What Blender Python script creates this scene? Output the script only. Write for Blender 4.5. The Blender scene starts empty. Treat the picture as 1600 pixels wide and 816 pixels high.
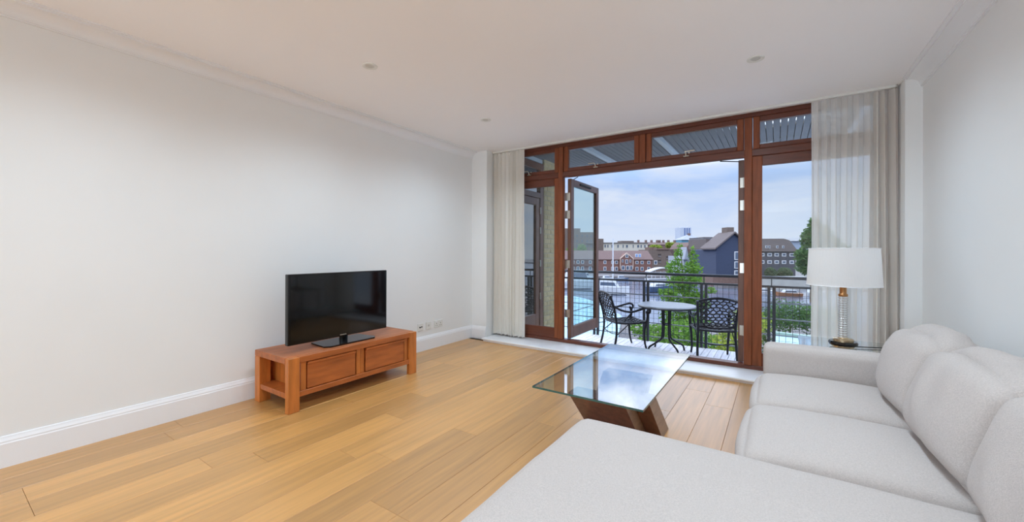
import bpy, bmesh, math, random
from mathutils import Vector, Matrix, noise

random.seed(7)
S = bpy.context.scene
COL = S.collection
PI = math.pi

# ------------------------------------------------------------------ camera
YAW, ROLL, FPX = math.radians(33.66), math.radians(0.18), 622.7
CAM_H = 1.18
fwd = Vector((-math.sin(YAW), math.cos(YAW), 0))
rgt = Vector((math.cos(YAW), math.sin(YAW), 0))
upv = Vector((0, 0, 1))
r2 = rgt * math.cos(ROLL) + upv * math.sin(ROLL)
u2 = upv * math.cos(ROLL) - rgt * math.sin(ROLL)
cd = bpy.data.cameras.new('camera')
cd.sensor_width = 36
cd.lens = FPX / 1600 * 36
cd.shift_y = (392.9 - 408) / 1600
cd.clip_end = 2000
cd.clip_start = 0.02
cam = bpy.data.objects.new('camera', cd)
COL.objects.link(cam)
mw = Matrix.Identity(4)
for i in range(3):
    mw[i][0], mw[i][1], mw[i][2] = r2[i], u2[i], -fwd[i]
mw[2][3] = CAM_H
cam.matrix_world = mw
S.camera = cam

# ------------------------------------------------------------------ sky
W = bpy.data.worlds.new('sky')
S.world = W
W.use_nodes = True
nt = W.node_tree
nt.nodes.clear()
def N(t, **k):
    n = nt.nodes.new(t)
    for a, b in k.items():
        setattr(n, a, b)
    return n
def LK(a, b):
    nt.links.new(a, b)
wo = N('ShaderNodeOutputWorld'); bgn = N('ShaderNodeBackground')
tc = N('ShaderNodeTexCoord'); sx = N('ShaderNodeSeparateXYZ'); LK(tc.outputs['Generated'], sx.inputs[0])
zz = N('ShaderNodeMath', operation='ABSOLUTE'); LK(sx.outputs[2], zz.inputs[0])
za = N('ShaderNodeMath', operation='ADD'); LK(zz.outputs[0], za.inputs[0]); za.inputs[1].default_value = 0.16
dx = N('ShaderNodeMath', operation='DIVIDE'); LK(sx.outputs[0], dx.inputs[0]); LK(za.outputs[0], dx.inputs[1])
dy = N('ShaderNodeMath', operation='DIVIDE'); LK(sx.outputs[1], dy.inputs[0]); LK(za.outputs[0], dy.inputs[1])
cx = N('ShaderNodeCombineXYZ'); LK(dx.outputs[0], cx.inputs[0]); LK(dy.outputs[0], cx.inputs[1])
nz = N('ShaderNodeTexNoise'); nz.inputs['Scale'].default_value = 0.75; nz.inputs['Detail'].default_value = 8
nz.inputs['Roughness'].default_value = 0.55; nz.inputs['Distortion'].default_value = 0.4
LK(cx.outputs[0], nz.inputs['Vector'])
cr = N('ShaderNodeValToRGB')
cr.color_ramp.elements[0].position = 0.44; cr.color_ramp.elements[0].color = (0, 0, 0, 1)
cr.color_ramp.elements[1].position = 0.60; cr.color_ramp.elements[1].color = (1, 1, 1, 1)
LK(nz.outputs[0], cr.inputs[0])
gr = N('ShaderNodeValToRGB')      # clear sky colour by elevation
gr.color_ramp.elements[0].position = 0.0; gr.color_ramp.elements[0].color = (0.66, 0.74, 0.88, 1)
gr.color_ramp.elements[1].position = 0.5; gr.color_ramp.elements[1].color = (0.9, 1.4, 2.4, 1)
e = gr.color_ramp.elements.new(0.32); e.color = (0.62, 1.02, 1.75, 1)
e = gr.color_ramp.elements.new(0.16); e.color = (0.41, 0.56, 0.86, 1)
LK(zz.outputs[0], gr.inputs[0])
cl = N('ShaderNodeValToRGB')      # cloud colour by elevation (thin haze low, bright cumulus higher)
cl.color_ramp.elements[0].position = 0.19; cl.color_ramp.elements[0].color = (0.64, 0.72, 0.87, 1)
cl.color_ramp.elements[1].position = 0.36; cl.color_ramp.elements[1].color = (4.6, 4.75, 5.0, 1)
LK(zz.outputs[0], cl.inputs[0])
mx = N('ShaderNodeMix', data_type='RGBA')
LK(cr.outputs[0], mx.inputs['Factor']); LK(gr.outputs[0], mx.inputs['A']); LK(cl.outputs[0], mx.inputs['B'])
LK(mx.outputs['Result'], bgn.inputs[0]); bgn.inputs[1].default_value = 0.88
LK(bgn.outputs[0], wo.inputs[0])

# ------------------------------------------------------------------ sun and added rear fill
def lamp(name, typ, loc, energy, color=(1, 1, 1), direction=None, **k):
    d = bpy.data.lights.new(name, typ)
    d.energy = energy; d.color = color
    for a, b in k.items():
        setattr(d, a, b)
    o = bpy.data.objects.new(name, d)
    COL.objects.link(o)
    o.location = loc
    if direction is not None:
        o.rotation_euler = Vector(direction).to_track_quat('-Z', 'Y').to_euler()
    return o
lamp('sun', 'SUN', (-30, 0, 40), 0.6, (1, 0.95, 0.86), (0.85, 0.22, -0.75), angle=math.radians(9))
# added fill light outside an invented rear window, to brighten the room
lamp('rear_fill_light', 'AREA', (-1.85, -7.22, 1.33), 118, (0.68, 0.86, 1.0), (0, 1, 0.75), shape='RECTANGLE', size=2.8, size_y=2.1)
DOWNLIGHT_W = 56.0

S.view_settings.view_transform = 'Standard'
S.view_settings.look = 'None'
S.view_settings.gamma = 1
S.view_settings.exposure = 0.31
S.view_settings.use_curve_mapping = False
S.cycles.use_denoising = True
S.cycles.max_bounces = 12
S.cycles.diffuse_bounces = 6
S.cycles.transparent_max_bounces = 24

# ------------------------------------------------------------------ helpers
class MB:
    def __init__(s):
        s.v = []; s.f = []; s.m = []
    def add(s, vs, fs, mi=0):
        b = len(s.v)
        s.v += [tuple(p) for p in vs]
        for f in fs:
            s.f.append([b + i for i in f]); s.m.append(mi)
        return s
    def bm(s, bm, mi=0):
        bm.verts.index_update()
        s.add([v.co[:] for v in bm.verts], [[v.index for v in f.verts] for f in bm.faces], mi)
        bm.free()
        return s
    def box(s, x0, x1, y0, y1, z0, z1, bev=0, seg=1, mi=0, M=None):
        bm = bmesh.new()
        bmesh.ops.create_cube(bm, size=1)
        for v in bm.verts:
            v.co = Vector(((x0 + x1) / 2 + v.co.x * (x1 - x0), (y0 + y1) / 2 + v.co.y * (y1 - y0), (z0 + z1) / 2 + v.co.z * (z1 - z0)))
        if bev:
            bmesh.ops.bevel(bm, geom=bm.edges[:], offset=bev, segments=seg, profile=0.5, affect='EDGES')
        if M is not None:
            bmesh.ops.transform(bm, matrix=M, verts=bm.verts[:])
        return s.bm(bm, mi)
    def tube(s, pts, r, n=8, closed=False, mi=0, flat=1.0):
        P = [Vector(p) for p in pts]
        m = len(P)
        R = r if isinstance(r, (list, tuple)) else [r] * m
        T = []
        for i in range(m):
            if closed:
                t = P[(i + 1) % m] - P[i - 1]
            else:
                t = P[min(i + 1, m - 1)] - P[max(i - 1, 0)]
            T.append(t.normalized() if t.length > 1e-9 else Vector((0, 0, 1)))
        a = Vector((0, 0, 1)) if abs(T[0].z) < 0.9 else Vector((1, 0, 0))
        nn = (a - T[0] * a.dot(T[0])).normalized()
        vs = []
        for i in range(m):
            nn = nn - T[i] * nn.dot(T[i])
            nn = nn.normalized() if nn.length > 1e-6 else T[i].orthogonal().normalized()
            b = T[i].cross(nn)
            for k in range(n):
                q = 2 * PI * (k + 0.5) / n
                vs.append(P[i] + (nn * math.cos(q) * flat + b * math.sin(q)) * R[i])
        fs = []
        for i in range(m if closed else m - 1):
            for k in range(n):
                j = (i + 1) % m
                fs.append([i * n + k, i * n + (k + 1) % n, j * n + (k + 1) % n, j * n + k])
        if not closed:
            fs.append(list(range(n))[::-1]); fs.append([(m - 1) * n + k for k in range(n)])
        return s.add(vs, fs, mi)
    def lathe(s, prof, c=(0, 0, 0), n=32, mi=0, cap=True):
        vs = []
        for r, z in prof:
            for k in range(n):
                q = 2 * PI * k / n
                vs.append((c[0] + r * math.cos(q), c[1] + r * math.sin(q), c[2] + z))
        fs = []
        for i in range(len(prof) - 1):
            for k in range(n):
                fs.append([i * n + k, i * n + (k + 1) % n, (i + 1) * n + (k + 1) % n, (i + 1) * n + k])
        if cap:
            fs.append(list(range(n))[::-1]); fs.append([(len(prof) - 1) * n + k for k in range(n)])
        return s.add(vs, fs, mi)
    def prism(s, poly, axis, a, b, mi=0):
        n = len(poly)
        def mk(p, t):
            return {'x': (t, p[0], p[1]), 'y': (p[0], t, p[1]), 'z': (p[0], p[1], t)}[axis]
        vs = [mk(p, a) for p in poly] + [mk(p, b) for p in poly]
        fs = [list(range(n)), list(range(n, 2 * n))[::-1]] + [[i, i + n, (i + 1) % n + n, (i + 1) % n] for i in range(n)]
        return s.add(vs, fs, mi)
    def build(s, name, mats, parent=None, smooth=None):
        me = bpy.data.meshes.new(name)
        me.from_pydata(s.v, [], s.f)
        mats = mats if isinstance(mats, (list, tuple)) else [mats]
        for m in mats:
            me.materials.append(m)
        if len(mats) > 1:
            me.polygons.foreach_set('material_index', s.m)
        bm = bmesh.new(); bm.from_mesh(me)
        bmesh.ops.recalc_face_normals(bm, faces=bm.faces[:])
        bm.to_mesh(me); bm.free()
        if smooth is not None:
            me.polygons.foreach_set('use_smooth', [True] * len(me.polygons))
            me.set_sharp_from_angle(angle=math.radians(smooth))
        me.update()
        return link(name, me, parent)

def link(name, me, parent=None):
    o = bpy.data.objects.new(name, me)
    COL.objects.link(o)
    if parent is not None:
        o.parent = parent
        if 'base' in parent.keys():
            o.matrix_parent_inverse = Matrix.Translation(-Vector(parent['base']))
    return o

def tag(o, label=None, cat=None, group=None, kind=None):
    if label: o['label'] = label
    if cat: o['category'] = cat
    if group: o['group'] = group
    if kind: o['kind'] = kind
    return o

def thing(name, label=None, cat=None, loc=(0, 0, 0), group=None, kind=None, world=True, rz=0):
    """an Empty at the thing's base; with world=True its parts are given in world coordinates"""
    o = bpy.data.objects.new(name, None)
    o.empty_display_size = 0.1
    COL.objects.link(o)
    o.location = loc
    o.rotation_euler = (0, 0, rz)
    if world:
        o['base'] = list(loc)
    return tag(o, label, cat, group, kind)

def copy_tree(o, parent=None):
    c = o.copy()
    COL.objects.link(c)
    c.parent = parent
    for ch in list(o.children):
        copy_tree(ch, c)
    return c

def box(name, dims, m, parent=None, bev=0.0, seg=1, smooth=None):
    return MB().box(*dims, bev=bev, seg=seg).build(name, m, parent, smooth)

# ------------------------------------------------------------------ materials
def new_mat(name):
    m = bpy.data.materials.new(name)
    m.use_nodes = True
    t = m.node_tree
    return m, t, t.nodes['Principled BSDF']

def srgb(r, g, b):
    f = lambda c: (c / 255 / 12.92) if c / 255 <= 0.04045 else ((c / 255 + 0.055) / 1.055) ** 2.4
    return (f(r), f(g), f(b), 1)

def mat(name, c, rough=0.6, metal=0.0, var=0.0, vscale=8.0, bump=0.0, bscale=60.0, spec=0.5, stretch=(1, 1, 1), detail=4, rnd=0.0):
    m, t, p = new_mat(name)
    c = srgb(*c)
    p.inputs['Roughness'].default_value = rough
    p.inputs['Metallic'].default_value = metal
    p.inputs['Specular IOR Level'].default_value = spec
    p.inputs['Base Color'].default_value = c
    if var or bump or rnd:
        tcn = t.nodes.new('ShaderNodeTexCoord'); mp = t.nodes.new('ShaderNodeMapping')
        mp.inputs['Scale'].default_value = stretch
        t.links.new(tcn.outputs['Object'], mp.inputs['Vector'])
        vec = mp.outputs[0]
        if rnd:
            oi = t.nodes.new('ShaderNodeObjectInfo')
            va = t.nodes.new('ShaderNodeVectorMath'); va.operation = 'ADD'
            sc = t.nodes.new('ShaderNodeVectorMath'); sc.operation = 'SCALE'
            cb = t.nodes.new('ShaderNodeCombineXYZ')
            for k in range(3):
                t.links.new(oi.outputs['Random'], cb.inputs[k])
            t.links.new(cb.outputs[0], sc.inputs[0]); sc.inputs['Scale'].default_value = 37.0
            t.links.new(vec, va.inputs[0]); t.links.new(sc.outputs[0], va.inputs[1])
            vec = va.outputs[0]
        if var or rnd:
            nn = t.nodes.new('ShaderNodeTexNoise')
            nn.inputs['Scale'].default_value = vscale; nn.inputs['Detail'].default_value = detail
            t.links.new(vec, nn.inputs['Vector'])
            rp = t.nodes.new('ShaderNodeValToRGB')
            rp.color_ramp.elements[0].position = 0.3; rp.color_ramp.elements[1].position = 0.7
            rp.color_ramp.elements[0].color = tuple(x * (1 - var) for x in c[:3]) + (1,)
            rp.color_ramp.elements[1].color = tuple(min(1, x * (1 + var * 0.7)) for x in c[:3]) + (1,)
            t.links.new(nn.outputs[0], rp.inputs[0])
            out = rp.outputs[0]
            if rnd:
                hs = t.nodes.new('ShaderNodeHueSaturation')
                mr = t.nodes.new('ShaderNodeMapRange')
                mr.inputs['To Min'].default_value = 1 - rnd; mr.inputs['To Max'].default_value = 1 + rnd
                t.links.new(oi.outputs['Random'], mr.inputs[0])
                t.links.new(mr.outputs[0], hs.inputs['Value'])
                t.links.new(out, hs.inputs['Color'])
                out = hs.outputs[0]
            t.links.new(out, p.inputs['Base Color'])
        if bump:
            nb = t.nodes.new('ShaderNodeTexNoise'); nb.inputs['Scale'].default_value = bscale; nb.inputs['Detail'].default_value = 3
            t.links.new(vec, nb.inputs['Vector'])
            bn = t.nodes.new('ShaderNodeBump'); bn.inputs['Strength'].default_value = bump; bn.inputs['Distance'].default_value = 0.01
            t.links.new(nb.outputs[0], bn.inputs['Height'])
            t.links.new(bn.outputs[0], p.inputs['Normal'])
    return m

def glass_mat(name, tint=(1, 1, 1), ior=1.45, gain=1.0, add=0.0, rough=0.0):
    m = bpy.data.materials.new(name); m.use_nodes = True
    t = m.node_tree; t.nodes.clear()
    o = t.nodes.new('ShaderNodeOutputMaterial'); mi = t.nodes.new('ShaderNodeMixShader')
    tr = t.nodes.new('ShaderNodeBsdfTransparent'); tr.inputs[0].default_value = (*tint, 1)
    gl = t.nodes.new('ShaderNodeBsdfGlossy'); gl.inputs['Roughness'].default_value = rough
    fr = t.nodes.new('ShaderNodeFresnel'); fr.inputs[0].default_value = ior
    ma = t.nodes.new('ShaderNodeMath'); ma.operation = 'MULTIPLY_ADD'; ma.use_clamp = True
    ma.inputs[1].default_value = gain; ma.inputs[2].default_value = add
    ge0 = t.nodes.new('ShaderNodeNewGeometry'); mr0 = t.nodes.new('ShaderNodeMapRange')   # same reflectance entering and leaving a thin sheet
    mr0.inputs['To Min'].default_value = ior; mr0.inputs['To Max'].default_value = 1 / ior
    t.links.new(ge0.outputs['Backfacing'], mr0.inputs[0]); t.links.new(mr0.outputs[0], fr.inputs[0])
    t.links.new(fr.outputs[0], ma.inputs[0]); t.links.new(ma.outputs[0], mi.inputs[0])
    t.links.new(tr.outputs[0], mi.inputs[1]); t.links.new(gl.outputs[0], mi.inputs[2]); t.links.new(mi.outputs[0], o.inputs[0])
    return m

def cloth_mat(name, c, see=0.0, trans=0.5):
    m = bpy.data.materials.new(name); m.use_nodes = True
    t = m.node_tree; t.nodes.clear()
    c = srgb(*c)
    o = t.nodes.new('ShaderNodeOutputMaterial')
    di = t.nodes.new('ShaderNodeBsdfDiffuse'); tl = t.nodes.new('ShaderNodeBsdfTranslucent')
    tcn = t.nodes.new('ShaderNodeTexCoord'); mp = t.nodes.new('ShaderNodeMapping'); mp.inputs['Scale'].default_value = (160, 160, 25)
    nn = t.nodes.new('ShaderNodeTexNoise'); nn.inputs['Scale'].default_value = 1.0
    t.links.new(tcn.outputs['Object'], mp.inputs[0]); t.links.new(mp.outputs[0], nn.inputs['Vector'])
    rp = t.nodes.new('ShaderNodeValToRGB')
    rp.color_ramp.elements[0].color = tuple(x * 0.93 for x in c[:3]) + (1,); rp.color_ramp.elements[1].color = c
    t.links.new(nn.outputs[0], rp.inputs[0])
    t.links.new(rp.outputs[0], di.inputs[0]); t.links.new(rp.outputs[0], tl.inputs[0])
    m1 = t.nodes.new('ShaderNodeMixShader'); m1.inputs[0].default_value = trans
    t.links.new(di.outputs[0], m1.inputs[1]); t.links.new(tl.outputs[0], m1.inputs[2])
    last = m1
    if see:
        tr = t.nodes.new('ShaderNodeBsdfTransparent'); m2 = t.nodes.new('ShaderNodeMixShader'); m2.inputs[0].default_value = see
        t.links.new(m1.outputs[0], m2.inputs[1]); t.links.new(tr.outputs[0], m2.inputs[2]); last = m2
    t.links.new(last.outputs[0], o.inputs[0])
    return m

def emit_mat(name, c, s):
    m = bpy.data.materials.new(name); m.use_nodes = True
    p = m.node_tree.nodes['Principled BSDF']
    p.inputs['Base Color'].default_value = srgb(*c); p.inputs['Emission Color'].default_value = srgb(*c); p.inputs['Emission Strength'].default_value = s
    return m

WALL = mat('wall_paint', (236, 237, 237), 0.7, var=0.012, vscale=2, bump=0.02, bscale=150, spec=0.25)
CEIL = mat('ceiling_paint', (249, 248, 250), 0.8, var=0.01, vscale=1.5, spec=0.2)
TRIM = mat('trim_paint', (240, 241, 244), 0.35, var=0.01, vscale=3)
OAK = mat('oak_floor', (197, 145, 80), 0.42, var=0.17, vscale=3.0, bump=0.02, bscale=12, stretch=(12, 0.6, 1), detail=6, rnd=0.15, spec=0.85)
for n_, v_ in (('Coat Weight', 0.6), ('Coat Roughness', 0.38)):
    OAK.node_tree.nodes['Principled BSDF'].inputs[n_].default_value = v_
MAHOG = mat('mahogany', (132, 72, 42), 0.42, var=0.25, vscale=6, stretch=(6, 6, 0.7), bump=0.03, bscale=20, spec=0.3)
MAHOG_H = mat('mahogany_rail', (102, 52, 34), 0.34, var=0.25, vscale=6, stretch=(0.7, 6, 6), bump=0.03, bscale=20)  # rails darker than uprights; the difference in light is in the colour
MAHOG_OUT = mat('sky_greyed_mahogany', (112, 78, 64), 0.4, var=0.2, vscale=6, stretch=(6, 0.7, 0.7))  # greyed tone imitates sky reflected on the door leaves
TEAK = mat('teak', (176, 98, 46), 0.36, var=0.28, vscale=5, stretch=(5, 0.7, 5), bump=0.03, bscale=15, detail=6)
TEAK_V = mat('teak_upright', (196, 116, 52), 0.36, var=0.25, vscale=5, stretch=(5, 5, 0.7), bump=0.03, bscale=15, detail=6)
WALNUT = mat('walnut', (112, 76, 62), 0.4, var=0.3, vscale=5, stretch=(6, 6, 0.8), detail=6)
WALNUT_EDGE = mat('walnut_edge', (166, 142, 126), 0.45, var=0.18, vscale=6, stretch=(1, 1, 6))  # paler side faces carry the window light in their colour
FABRIC = mat('oatmeal_linen', (200, 192, 188), 0.95, var=0.10, vscale=230, bump=0.35, bscale=420, spec=0.1, detail=2)
CURTAIN = cloth_mat('cream_linen', (251, 247, 240), 0.02, 0.22)
SHEER = cloth_mat('sheer_voile', (252, 249, 243), 0.22, 0.38)
STEEL = mat('brushed_steel', (205, 203, 196), 0.3, 1.0)
CHROME = mat('chrome', (225, 225, 225), 0.12, 1.0)
CHAMPAGNE = mat('champagne_brass', (206, 184, 150), 0.25, 1.0)
BRASS = mat('aged_brass', (190, 140, 92), 0.28, 1.0)
BLACK = mat('black_gloss', (10, 10, 12), 0.12)
SCREEN = mat('tv_screen', (5, 5, 7), 0.07, spec=0.6)
BLACKM = mat('black_rubber', (18, 18, 18), 0.6)
PLASTIC = mat('white_plastic', (226, 226, 222), 0.4)
SHADE = cloth_mat('lamp_shade', (254, 254, 254), 0.0, 0.42)
IRON = mat('cast_aluminium', (34, 32, 36), 0.38, 0.5, var=0.2, vscale=40)
RAIL = mat('railing_paint', (50, 51, 56), 0.42, 0.3)
DECK = mat('silvered_decking', (236, 234, 238), 0.65, var=0.16, vscale=6, stretch=(8, 0.8, 1), rnd=0.08)
GLASS = glass_mat('window_glass', (0.97, 0.985, 0.98))
GLASS_DOOR = glass_mat('door_glass', (0.80, 0.90, 0.90), gain=1.0, add=0.02)
GLASS_TOP = glass_mat('table_glass', (0.93, 0.96, 0.95), ior=1.5, gain=1.5, add=0.03)
GLASS_EDGE = mat('glass_edge', (44, 92, 88), 0.15, spec=0.8)
CRYSTAL = glass_mat('lamp_crystal', (0.95, 0.97, 0.97), gain=1.6, add=0.36, rough=0.25)
ASPHALT = mat('canopy_slat', (112, 116, 122), 0.7, var=0.12, vscale=5, stretch=(8, 1, 1))
BEAM = mat('canopy_beam', (186, 198, 208), 0.5)
BRICK_Y = mat('yellow_stock_brick', (190, 176, 138), 0.9, var=0.15, vscale=14, bump=0.2, bscale=40, rnd=0.1)
MORTAR = mat('mortar', (176, 170, 152), 0.95, var=0.08, vscale=20)
LAMPFACE = emit_mat('downlight_lamp', (206, 204, 198), 0.0)

# ------------------------------------------------------------------ room shell
XL, XR, HT = -3.494, 0.918, 2.532
YP, YW, YB = 4.25, 4.495, -7.0          # pier face, window frame face, rear wall
tag(box('wall_left', (XL - 0.2, XL, YB - 0.2, YP + 0.5, -0.2, HT + 0.2), WALL), 'plain white wall behind the television', kind='structure')
tag(box('wall_right', (XR, XR + 0.2, YB - 0.2, YP + 0.5, -0.2, HT + 0.2), WALL), 'plain white wall behind the sofa', kind='structure')
wf = MB().box(XL, -3.24, YP, YP + 0.5, -0.2, HT).box(0.82, XR, YP, YP + 0.5, -0.2, HT).build('wall_front', WALL)
tag(wf, 'narrow white wall piers beside the wide window', kind='structure')
wr = MB().box(XL, -3.25, YB - 0.2, YB, -0.2, HT).box(-0.45, XR, YB - 0.2, YB, -0.2, HT).box(-3.25, -0.45, YB - 0.2, YB, -0.2, 0.28).box(-3.25, -0.45, YB - 0.2, YB, 2.38, HT).build('wall_rear', WALL)
tag(wr, 'white wall with a window behind the viewer', kind='structure')
w2 = thing('fill_window', 'plain window behind the viewer', loc=(-1.85, YB - 0.1, 0.28), kind='structure')  # invented opening that frames the added rear fill light
MB().box(-3.25, -3.19, YB - 0.14, YB - 0.06, 0.28, 2.38).box(-0.51, -0.45, YB - 0.14, YB - 0.06, 0.28, 2.38).box(-3.19, -0.51, YB - 0.14, YB - 0.06, 0.28, 0.34).box(-3.19, -0.51, YB - 0.14, YB - 0.06, 2.32, 2.38).build('frame', TRIM, w2)
tag(box('ceiling', (XL - 0.2, XR + 0.2, YB - 0.2, YP + 0.42, HT, HT + 0.2), CEIL), 'plain pale ceiling with recessed downlights', kind='structure')
floor = thing('floor', 'golden oak plank floor', loc=(0, 0, 0), kind='structure')
box('subfloor', (XL, XR, YB, YW + 0.1, -0.2, -0.013), mat('subfloor', (70, 48, 28), 0.9), floor)
PW = 0.189
plank_cache = {}
def plank(length):
    k = round(length, 2)
    if k not in plank_cache:
        o = MB().box(-PW / 2 + 0.0006, PW / 2 - 0.0006, -length / 2 + 0.0006, length / 2 - 0.0006, -0.012, 0, bev=0.0012).build('plank', OAK, floor)
        plank_cache[k] = o.data
        return o
    o = bpy.data.objects.new('plank', plank_cache[k])
    COL.objects.link(o); o.parent = floor
    return o
x = XL + PW / 2 + 0.004
row = 0
while x < XR + PW / 2:
    y = YB + random.choice([-0.3, -0.9, -1.4, -0.6])
    while y < YP - 0.05:
        ln = random.choice([1.2, 1.6, 1.8, 2.0, 2.2])
        y0, y1 = max(y, YB), min(y + ln, 4.16)
        if y1 - y0 > 0.05:
            o = plank(round(y1 - y0, 2)); o.location = (min(x, XR - PW / 2 + 0.05), (y0 + y1) / 2, 0)
        y += ln
    x += PW; row += 1

# cornices
def cornice_profile():
    p = [(0, -0.088), (0.010, -0.088), (0.010, -0.082), (0.016, -0.080), (0.016, -0.072)]
    for i in range(9):
        a = i / 8 * PI / 2
        p.append((0.018 + 0.064 * (1 - math.cos(a)), -0.070 + 0.052 * math.sin(a)))
    p += [(0.092, -0.018), (0.092, -0.010), (0.100, -0.009), (0.114, -0.008), (0.114, 0), (0, 0)]
    return p
prof = cornice_profile()
tag(MB().prism([(XL + a, HT + b) for a, b in prof], 'y', YB, YP).build('trim_1', TRIM, smooth=35), 'white moulded cornice above the television wall', kind='structure')
tag(MB().prism([(XR - a, HT + b) for a, b in prof], 'y', YB, YP).build('trim_2', TRIM, smooth=35), 'white moulded cornice above the sofa wall', kind='structure')
bprof = [(0, 0), (0.018, 0), (0.018, 0.128), (0.015, 0.134), (0.015, 0.142), (0.009, 0.156), (0.006, 0.166), (0, 0.168)]
tag(MB().prism([(XL + a, b) for a, b in bprof], 'y', YB, YP).build('baseboard_left', TRIM), 'white moulded baseboard below the television wall', kind='structure')
tag(MB().prism([(XR - a, b) for a, b in bprof], 'y', YB, YP).build('baseboard_right', TRIM), 'white baseboard behind the sofa', kind='structure')
tag(MB().prism([(YP - a, b) for a, b in bprof], 'x', XL + 0.018, -3.24).build('baseboard_front', TRIM), 'short white baseboard on the pier by the curtain', kind='structure')
# low plinth (inner sill) under the window
st = thing('trim_3', 'low white plinth step below the wide window', loc=(-1.2, 4.3, 0), kind='structure')
MB().box(-3.225, 0.82, 4.125, 4.60, 0.020, 0.043, bev=0.007, seg=3).build('sill_board', TRIM, st, smooth=40)
box('riser', (-3.21, 0.82, 4.145, 4.60, 0.0, 0.020), TRIM, st)

# ------------------------------------------------------------------ window wall joinery
win = thing('window_1', 'wide dark hardwood window with transom lights and open double doors', loc=(-1.2, YW, 0.043), kind='structure')
FY0, FY1 = YW, YW + 0.06
box('threshold', (-3.24, 0.82, FY0, FY1 + 0.04, 0.043, 0.082), MAHOG_H, win, 0.004)
box('head_rail', (-3.24, 0.82, FY0, FY1, 2.488, 2.532), MAHOG_H, win, 0.004)
box('transom_rail', (-3.24, 0.82, FY0 - 0.004, FY1, 2.106, 2.176), MAHOG_H, win, 0.006)
for (a, b, z0, z1) in [(-3.24, -3.19, 0.082, 2.488), (-2.293, -2.230, 0.082, 2.488), (-1.286, -1.222, 2.17, 2.488), (-0.272, -0.205, 0.082, 2.488), (0.74, 0.82, 0.082, 2.488)]:
    box('mullion', (a, b, FY0 - 0.008, FY1, z0, z1), MAHOG, win, 0.005)
def leaf_frame(parent, x0, x1, z0, z1, y0, y1, st, top, bot, glass=GLASS, bead=True):
    """four-sided sash in the XZ plane: stiles, rails and a pane"""
    box('stile', (x0, x0 + st, y0, y1, z0, z1), MAHOG, parent, 0.004)
    box('stile', (x1 - st, x1, y0, y1, z0, z1), MAHOG, parent, 0.004)
    box('rail', (x0 + st, x1 - st, y0, y1, z1 - top, z1), MAHOG_H, parent, 0.004)
    box('rail', (x0 + st, x1 - st, y0, y1, z0, z0 + bot), MAHOG_H, parent, 0.004)
    ym = (y0 + y1) / 2
    return box('pane', (x0 + st, x1 - st, ym - 0.004, ym + 0.004, z0 + bot, z1 - top), glass, parent)
def sub(name, parent):
    o = thing(name, loc=(0, 0, 0)); o.parent = parent
    o.matrix_parent_inverse = Matrix.Translation(-Vector(parent['base']))
    return o
for (a, b) in [(-3.19, -2.293), (-0.205, 0.74)]:
    p = sub('fixed_light', win)
    leaf_frame(p, a, b, 0.082, 2.106, FY0 + 0.006, FY1 - 0.006, 0.062 if a < -1 else 0.082, 0.092, 0.13)
for i, (a, b, hx) in enumerate([(-3.19, -2.293, -2.72), (-2.230, -1.286, -1.80), (-1.222, -0.272, -0.80), (-0.205, 0.74, None)]):
    p = sub('casement', win)
    leaf_frame(p, a + 0.006, b - 0.006, 2.176, 2.488, FY0 + 0.006, FY1 - 0.006, 0.056, 0.048, 0.042)
    if hx is not None:
        m = MB().box(hx - 0.028, hx + 0.028, FY0 - 0.014, FY0 + 0.006, 2.178, 2.190, 0.003)
        m.tube([(hx, FY0 - 0.01, 2.185), (hx, FY0 - 0.025, 2.215), (hx - 0.01, FY0 - 0.028, 2.228), (hx - 0.085 if i < 2 else hx + 0.085, FY0 - 0.026, 2.232)], 0.0075, 8)
        m.tube([(hx + 0.03, FY0 - 0.004, 2.215), (hx + 0.03, FY0 - 0.02, 2.215)], 0.008, 8)
        m.build('handle', STEEL, p, 40)

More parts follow.
